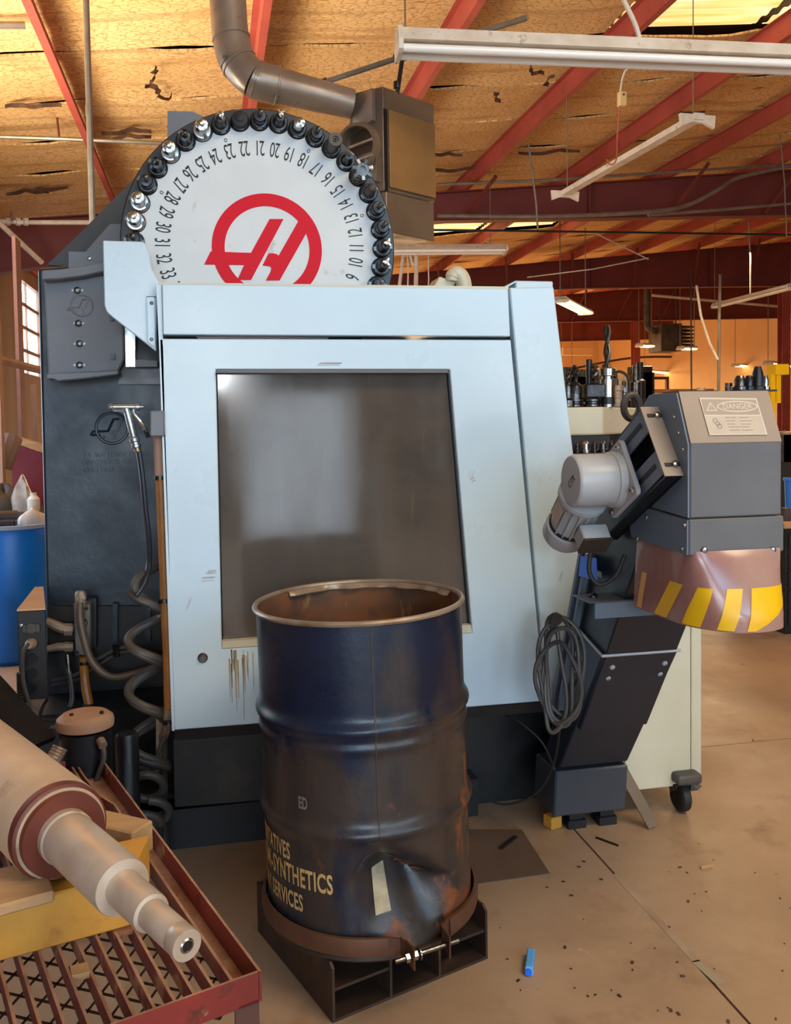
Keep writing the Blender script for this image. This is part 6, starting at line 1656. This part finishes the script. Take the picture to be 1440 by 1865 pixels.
# switch box on a drop cord
sb = thing('drop_switch', 'small cream switch box hanging on a cord over the bare lamp', 'switch box', atD(1132, 180, 6.6))
c_ = atD(1132, 180, 6.6)
obj('box', MB().box((c_.x-.025, c_.y-.02, c_.z-.055), (c_.x+.03, c_.y+.03, c_.z+.05)), mat('box_cream', lin(226, 190, 130), rough=.5), sb, bevel=.004)
obj('knockout', MB().cyl((c_.x+.005, c_.y-.021, c_.z+.025), (c_.x+.005, c_.y-.024, c_.z+.025), .008, 10), blackp, sb)
obj('cord', MB().tube(spline([atD(1240, 122, 6.6), atD(1190, 122, 6.6), atD(1146, 124, 6.6), atD(1134, 140, 6.6), atD(1129, 170, 6.6)], 5), .007, 6), fixw, sb)
obj('cord', MB().tube(spline([atD(1128, 192, 6.6), atD(1124, 245, 6.7), atD(1122, 290, 6.9), atD(1112, 300, 7.0), atD(1104, 290, 7.1)], 5), .006, 6), mat('red_cord', lin(176, 90, 60), rough=.5), sb)
# conduits along the front girder and loose wires
pipe('girder_conduit', 'grey conduit along the top of the front maroon girder', [atD(796, 336, 12.3), atD(1000, 328, 12.5), atD(1180, 316, 12.9), atD(1330, 306, 13.4), atD(1470, 298, 13.8)], .022)
pipe('sagging_conduit', 'grey conduit sweeping down across the front girder', [atD(796, 393, 12.3), atD(1000, 394, 12.4), atD(1180, 386, 12.7), atD(1250, 374, 12.9), atD(1308, 345, 13.0), atD(1350, 322, 13.2), atD(1470, 296, 13.6)], .03, k=5)
pipe('lower_conduit', 'pale conduit under the front girder towards the right', [atD(1180, 392, 12.4), atD(1310, 382, 12.9), atD(1470, 368, 13.4)], .022)
pipe('cross_wire', 'long dark wire stretched below the front girder', [atD(700, 418, 11.0), atD(900, 420, 11.3), atD(1200, 424, 12.0), atD(1470, 428, 12.6)], .014, blackp, 'wire', 6)
pipe('drop_wire', 'grey drop wire hanging before the front girder', [atD(962, 262, 11), atD(970, 320, 11), atD(976, 370, 11), atD(979, 418, 11)], .014, condu, 'wire', 6)
pipe('drop_wire', 'thin drop wire hanging near the right end of the front girder', [atD(1420, 245, 11.5), atD(1428, 330, 11.5), atD(1432, 430, 11.5)], .008, condu, 'wire', 6)
pipe('slack_rope', 'cream rope hanging slack in the middle of the hall', [atD(1268, 520, 17), atD(1276, 575, 17), atD(1292, 625, 17), atD(1307, 655, 17)], .025, fixw, 'wire', 6)
pipe('drop_pole', 'thin pale pole dropping from the roof in mid hall', [atD(1311, 500, 17), atD(1309, 600, 17), V((atD(1307, 715, 17).x, atD(1307, 715, 17).y, 0))], .03, condu, 'wire', 6)
pipe('drop_pole', 'dark thin pole left of the slack rope', [atD(1258, 500, 19), atD(1258, 600, 19), V((atD(1260, 712, 19).x, atD(1260, 712, 19).y, 0))], .018, junk, 'wire', 6)
pipe('drop_pole', 'thin rod hanging from the second girder to the right', [atD(1362, 402, 14), atD(1366, 470, 14), atD(1366, 535, 14)], .012, condu, 'wire', 6)
pipe('roof_wire', 'thin wire crossing in front of the second girder', [atD(1084, 425, 15), atD(1180, 472, 16)], .012, fixw, 'wire', 6)
pipe('roof_wire', 'thin slack wire running up towards the right of the carousel', [atD(960, 505, 15), atD(1080, 490, 15.3), atD(1180, 470, 15.6)], .010, fixw, 'wire', 6)
pipe('long_conduit', 'bright conduit on the third girder', [atD(1188, 538, 23), atD(1300, 548, 24), atD(1440, 560, 25)], .035, fixw)
pipe('wall_conduit', 'dark cable sagging along the far cream wall', [atD(1040, 672, 38), atD(1150, 652, 38.4), atD(1260, 650, 39)], .05, junk, 'wire', 6, k=5)
# drop hoses to the right of the carousel
for x0, y0, x1, y1, lab, r in ((738, 425, 726, 520, 'first pale hose hanging right behind the carousel', .016), (757, 420, 757, 522, 'straight pale conduit hanging behind the carousel', .02), (730, 420, 752, 475, 'thin crossed hose near the carousel rim', .012), (742, 470, 742, 522, 'thin wire beside the pale hanging hoses', .007), (780, 495, 779, 522, 'short thin wire above the white header', .006)):
    pipe('hanging_hose', lab, [atD(x0-(x1-x0)*.3, y0-36, 12.55), atD(x0, y0, 12.5), atD((x0+x1)/2+1, (y0+y1)/2, 12.5), atD(x1, y1+10, 12.5)], r*1.6, fixw, 'hose', 8, k=4)
# vent hose and its flap on the enclosure roof
vz = 1.91
vh = thing('vent_hose', 'cream bent plastic vent hose on the enclosure roof', 'hose', onY(828, 520, 3.3))
obj('hose_bend', MB().tube(spline([onY(846, 532, 3.3), onY(843, 512, 3.3), onY(837, 501, 3.3), onY(828, 499, 3.3), onY(823, 505, 3.3), onY(822, 512, 3.3)], 5), [.03]*16+[.028]*5+[.024]*5, 16), cream, vh)
obj('hose_tail', MB().tube([onY(825, 510, 3.32), onY(819, 526, 3.32)], .012, 10), cream, vh)
fm_ = MB().prism([onY(788, 524, 3.3), onY(800, 503, 3.3), onY(822, 511, 3.3), onY(826, 524, 3.3)], (0, .12, 0))
tag(obj('cream_scoop', fm_, cream, None, flat=True, bevel=.004), 'cream plastic scoop lying left of the vent hose', 'scoop')
# ================================================================== the far shop: benches, racks and machines
def bx_at(px0, px1, py0, py1, dist, dep=.5):
    a, b = atD(px0, py1, dist), atD(px1, py0, dist)
    y = min(a.y, b.y); return (min(a.x, b.x), y, min(a.z, b.z)), (max(a.x, b.x), y+dep, max(a.z, b.z))
# tool rack seen below the tray
lo, hi = bx_at(1000, 1165, 795, 860, 5.6, .45)
rack = thing('tool_rack', 'dark rack of tool pots seen below the cream tray', 'rack', ((lo[0]+hi[0])/2, lo[1]+.2, 0))
obj('back_panel', MB().box((lo[0], hi[1]-.02, 0), (hi[0], hi[1], hi[2])), blackp, rack)
for k, z in enumerate((lo[2]-.3, lo[2]-.02, lo[2]+.10)): obj('shelf', MB().box((lo[0], lo[1], z), (hi[0], hi[1]-.02, z+.02)), basedark, rack)
for x in (lo[0], hi[0]-.03): obj('post', MB().box((x, lo[1], 0), (x+.03, lo[1]+.03, hi[2])), junk, rack)
shz = (lo[2]+.0, lo[2]+.12)
kinds = [(.022, steel2), (.02, blacksteel), (.026, steel), (.018, blacksteel)]
n_ = 0
for r_, z in enumerate(shz):
    for i in range(9):
        x = lo[0]+.05+i*(hi[0]-lo[0]-.1)/8
        rr_, m_ = kinds[(i*3+r_) % 4]
        o = obj('tool_pot', MB().lathe([(rr_*1.3, 0), (rr_*1.3, .02), (rr_, .022), (rr_*.9, .06), (rr_*.4, .075)], (x, lo[1]+.06, z), (0, 0, 1), 12), m_)
        tag(o, f"{('bright', 'black', 'grey', 'dark')[(i*3+r_) % 4]} tool pot, {('first','second','third','fourth','fifth','sixth','seventh','eighth','ninth')[i]} along the {('lower','upper')[r_]} shelf of the dark rack", 'tool holder', 'tool pots on the dark rack')
# right edge: dark drawer cabinet with board, bin and machines
dd = 6.05
lo, hi = bx_at(1415, 1560, 948, 1150, dd, .7)
cab = thing('drawer_cabinet', 'dark drawer cabinet with wooden top at the right edge', 'cabinet', ((lo[0]+hi[0])/2, lo[1]+.35, 0))
obj('body', MB().box((lo[0], lo[1], 0), (hi[0], hi[1], hi[2]-.03)), blackp, cab)
obj('top', MB().box((lo[0]-.03, lo[1]-.03, hi[2]-.03), (hi[0], hi[1], hi[2])), wood, cab)
for k in range(5):
    z0 = .06+k*(hi[2]-.12)/5
    d_ = obj('drawer', MB().box((lo[0]+.02, lo[1]-.012, z0), (hi[0]-.02, lo[1], z0+(hi[2]-.12)/5-.012)), basedark, cab)
    obj('handle', MB().box((lo[0]+.12, lo[1]-.03, z0+.07), (lo[0]+.45, lo[1]-.012, z0+.085)), junk, d_)
bz_ = hi[2]
q = atD(1447, 900, dd+.2)
bb = thing('blue_bin', 'blue plastic bin on the wooden cabinet top at the right edge', 'bin', (q.x, q.y, bz_))
obj('bin_wall', MB().lathe([(.05, .0), (.062, .01), (.07, .26), (.078, .27), (.078, .285), (.066, .285), (.058, .02), (.0001, .02)], (q.x, q.y, bz_), (0, 0, 1), 20), bluedrum, bb)
q = atD(1431, 930, dd+.05)
tag(obj('grey_block', MB().box((q.x-.03, q.y-.03, bz_), (q.x+.02, q.y+.03, bz_+.09)), junk, None, bevel=.003), 'small grey block before the blue bin', 'block')
# grey machine clutter behind the hood at right
def cluster(name, lab, px, py, dist, seed, n=9, s=.3, ms=(junk, steel2, blackp, fit), base=0):
    rr = random.Random(seed); c = atD(px, py, dist)
    t = thing(name, lab, 'machine', (c.x, c.y, 0))
    obj('bed', MB().box((c.x-s*1.1, c.y-s*.6, 0), (c.x+s*1.1, c.y+s*.6, c.z-s*.6)), basedark, t)
    for i in range(n):
        x = c.x+rr.uniform(-s, s); z0 = c.z-s*.6; h = rr.uniform(.3, 1.1)*s
        if i % 3 == 0: obj('head_block', MB().box((x-.09*s/.3, c.y-.1, z0), (x+.09*s/.3, c.y+.12, z0+h)), ms[i % len(ms)], t, bevel=.008)
        elif i % 3 == 1: obj('spindle', MB().lathe([(.05*s/.3, 0), (.05*s/.3, h*.5), (.03*s/.3, h*.55), (.03*s/.3, h)], (x, c.y-.12, z0), (0, 0, 1), 12), ms[i % len(ms)], t)
        else: obj('arm', MB().tube([V((x, c.y, z0+h*.4)), V((x+rr.uniform(-.2, .2), c.y, z0+h))], .025*s/.3, 8), ms[i % len(ms)], t)
    return t
cluster('milling_machine', 'grey knee mill at the right edge above the blue bin', 1430, 800, 8.0, 11, 11, .35)
cluster('bench_lathe', 'small bench lathe cluttered behind the tray tools', 1075, 705, 17, 12, 12, .9)
cluster('drill_press', 'tangled drill press beside the collet blocks', 1130, 690, 14, 13, 12, .55)
cluster('surface_grinder', 'grey surface grinder behind the conveyor hood top', 1300, 730, 16, 14, 8, .7)
# tool pots standing on the hood's top plate
for i, (x, y0, r) in enumerate(((XB_-.055, 690, .015), (XB_-.028, 688, .012), (XB_-.002, 678, .014), (XB_+.021, 692, .008))):
    a = V((x, 2.10, ztop+.0055)); h = .062 if i == 2 else .038
    o = obj('tool_pot', MB().lathe([(r*1.5, 0), (r*1.5, .008), (r, .010), (r, h*.7), (r*.6, h)], a, n=14), (steel2, blacksteel, blackp, steel)[i])
    tag(o, ('squat steel tool pot standing first on the hood top', 'black squat pot beside the tall one on the hood top', 'tall dark tool pot on the hood top', 'thin bright pot last on the hood top edge')[i], 'tool holder', 'tool pots on the conveyor hood')
# yellow hoist
q = atD(1416, 700, 11)
ho = thing('yellow_hoist', 'bright yellow hoist column at the right edge', 'hoist', (q.x, q.y, 0))
z0, z1 = atD(1410, 734, 11).z, atD(1410, 668, 11).z
obj('channel', MB().box((q.x-.1, q.y, 0), (q.x-.035, q.y+.1, z1-.1)), hoistyel, ho); obj('channel', MB().box((q.x-.028, q.y-.02, z0), (q.x+.03, q.y+.1, z1-.1)), hoistyel, ho)
obj('head_block', MB().box((q.x-.06, q.y-.04, z1-.1), (q.x+.13, q.y+.14, z1+.03)), hoistyel, ho)
# brown frame on the far wall side and its bench
for lab, x0, x1, y0, y1, d in (('brown square frame standing before the far cream wall', 1177, 1218, 686, 742, 30),):
    lo, hi = bx_at(x0, x1, y0, y1, d, .12)
    fr_ = thing('square_frame', lab, 'open_frame', ((lo[0]+hi[0])/2, lo[1], 0))
    t_ = .09
    obj('post', MB().box((lo[0], lo[1], 0), (lo[0]+t_, hi[1], hi[2])), maroon, fr_); obj('post', MB().box((hi[0]-t_, lo[1], 0), (hi[0], hi[1], hi[2])), maroon, fr_)
    obj('lintel', MB().box((lo[0]+t_, lo[1], hi[2]-t_), (hi[0]-t_, hi[1], hi[2])), maroon, fr_)
lo, hi = bx_at(1170, 1300, 708, 735, 27, .8)
wb = thing('far_workbench', 'long cluttered workbench far down the hall', 'bench', ((lo[0]+hi[0])/2, lo[1], 0))
obj('bench_top', MB().box((lo[0], lo[1], hi[2]-.1), (hi[0], hi[1], hi[2])), wood, wb)
for x in (lo[0], hi[0]-.1): obj('leg', MB().box((x, lo[1], 0), (x+.1, lo[1]+.1, hi[2]-.1)), junk, wb)
# wall-mounted ducts and lintel boards along the far wall
lo, hi = bx_at(1020, 1080, 632, 648, 41.5, .4); tag(obj('wall_duct', MB().box(lo, hi), wallcream, None, bevel=.03), 'cream boxed duct high on the far wall', 'duct')
lo, hi = bx_at(1280, 1345, 648, 680, 41.5, .3); tag(obj('wall_locker', MB().box(lo, hi), wallcream, None, bevel=.02), 'cream boxed panel high on the far wall right of the column', 'panel')
# shop floor machines that stand behind the photographer and mirror in the window
def rear(name, lab, x, y, sx, sy, h, m_):
    t = thing(name, lab, 'cabinet', (x, y, 0))
    obj('body', MB().box((x-sx/2, y-sy/2, .06), (x+sx/2, y+sy/2, h)), m_, t, bevel=.01); obj('plinth', MB().box((x-sx/2+.03, y-sy/2+.03, 0), (x+sx/2-.03, y+sy/2-.03, .06)), blackp, t)
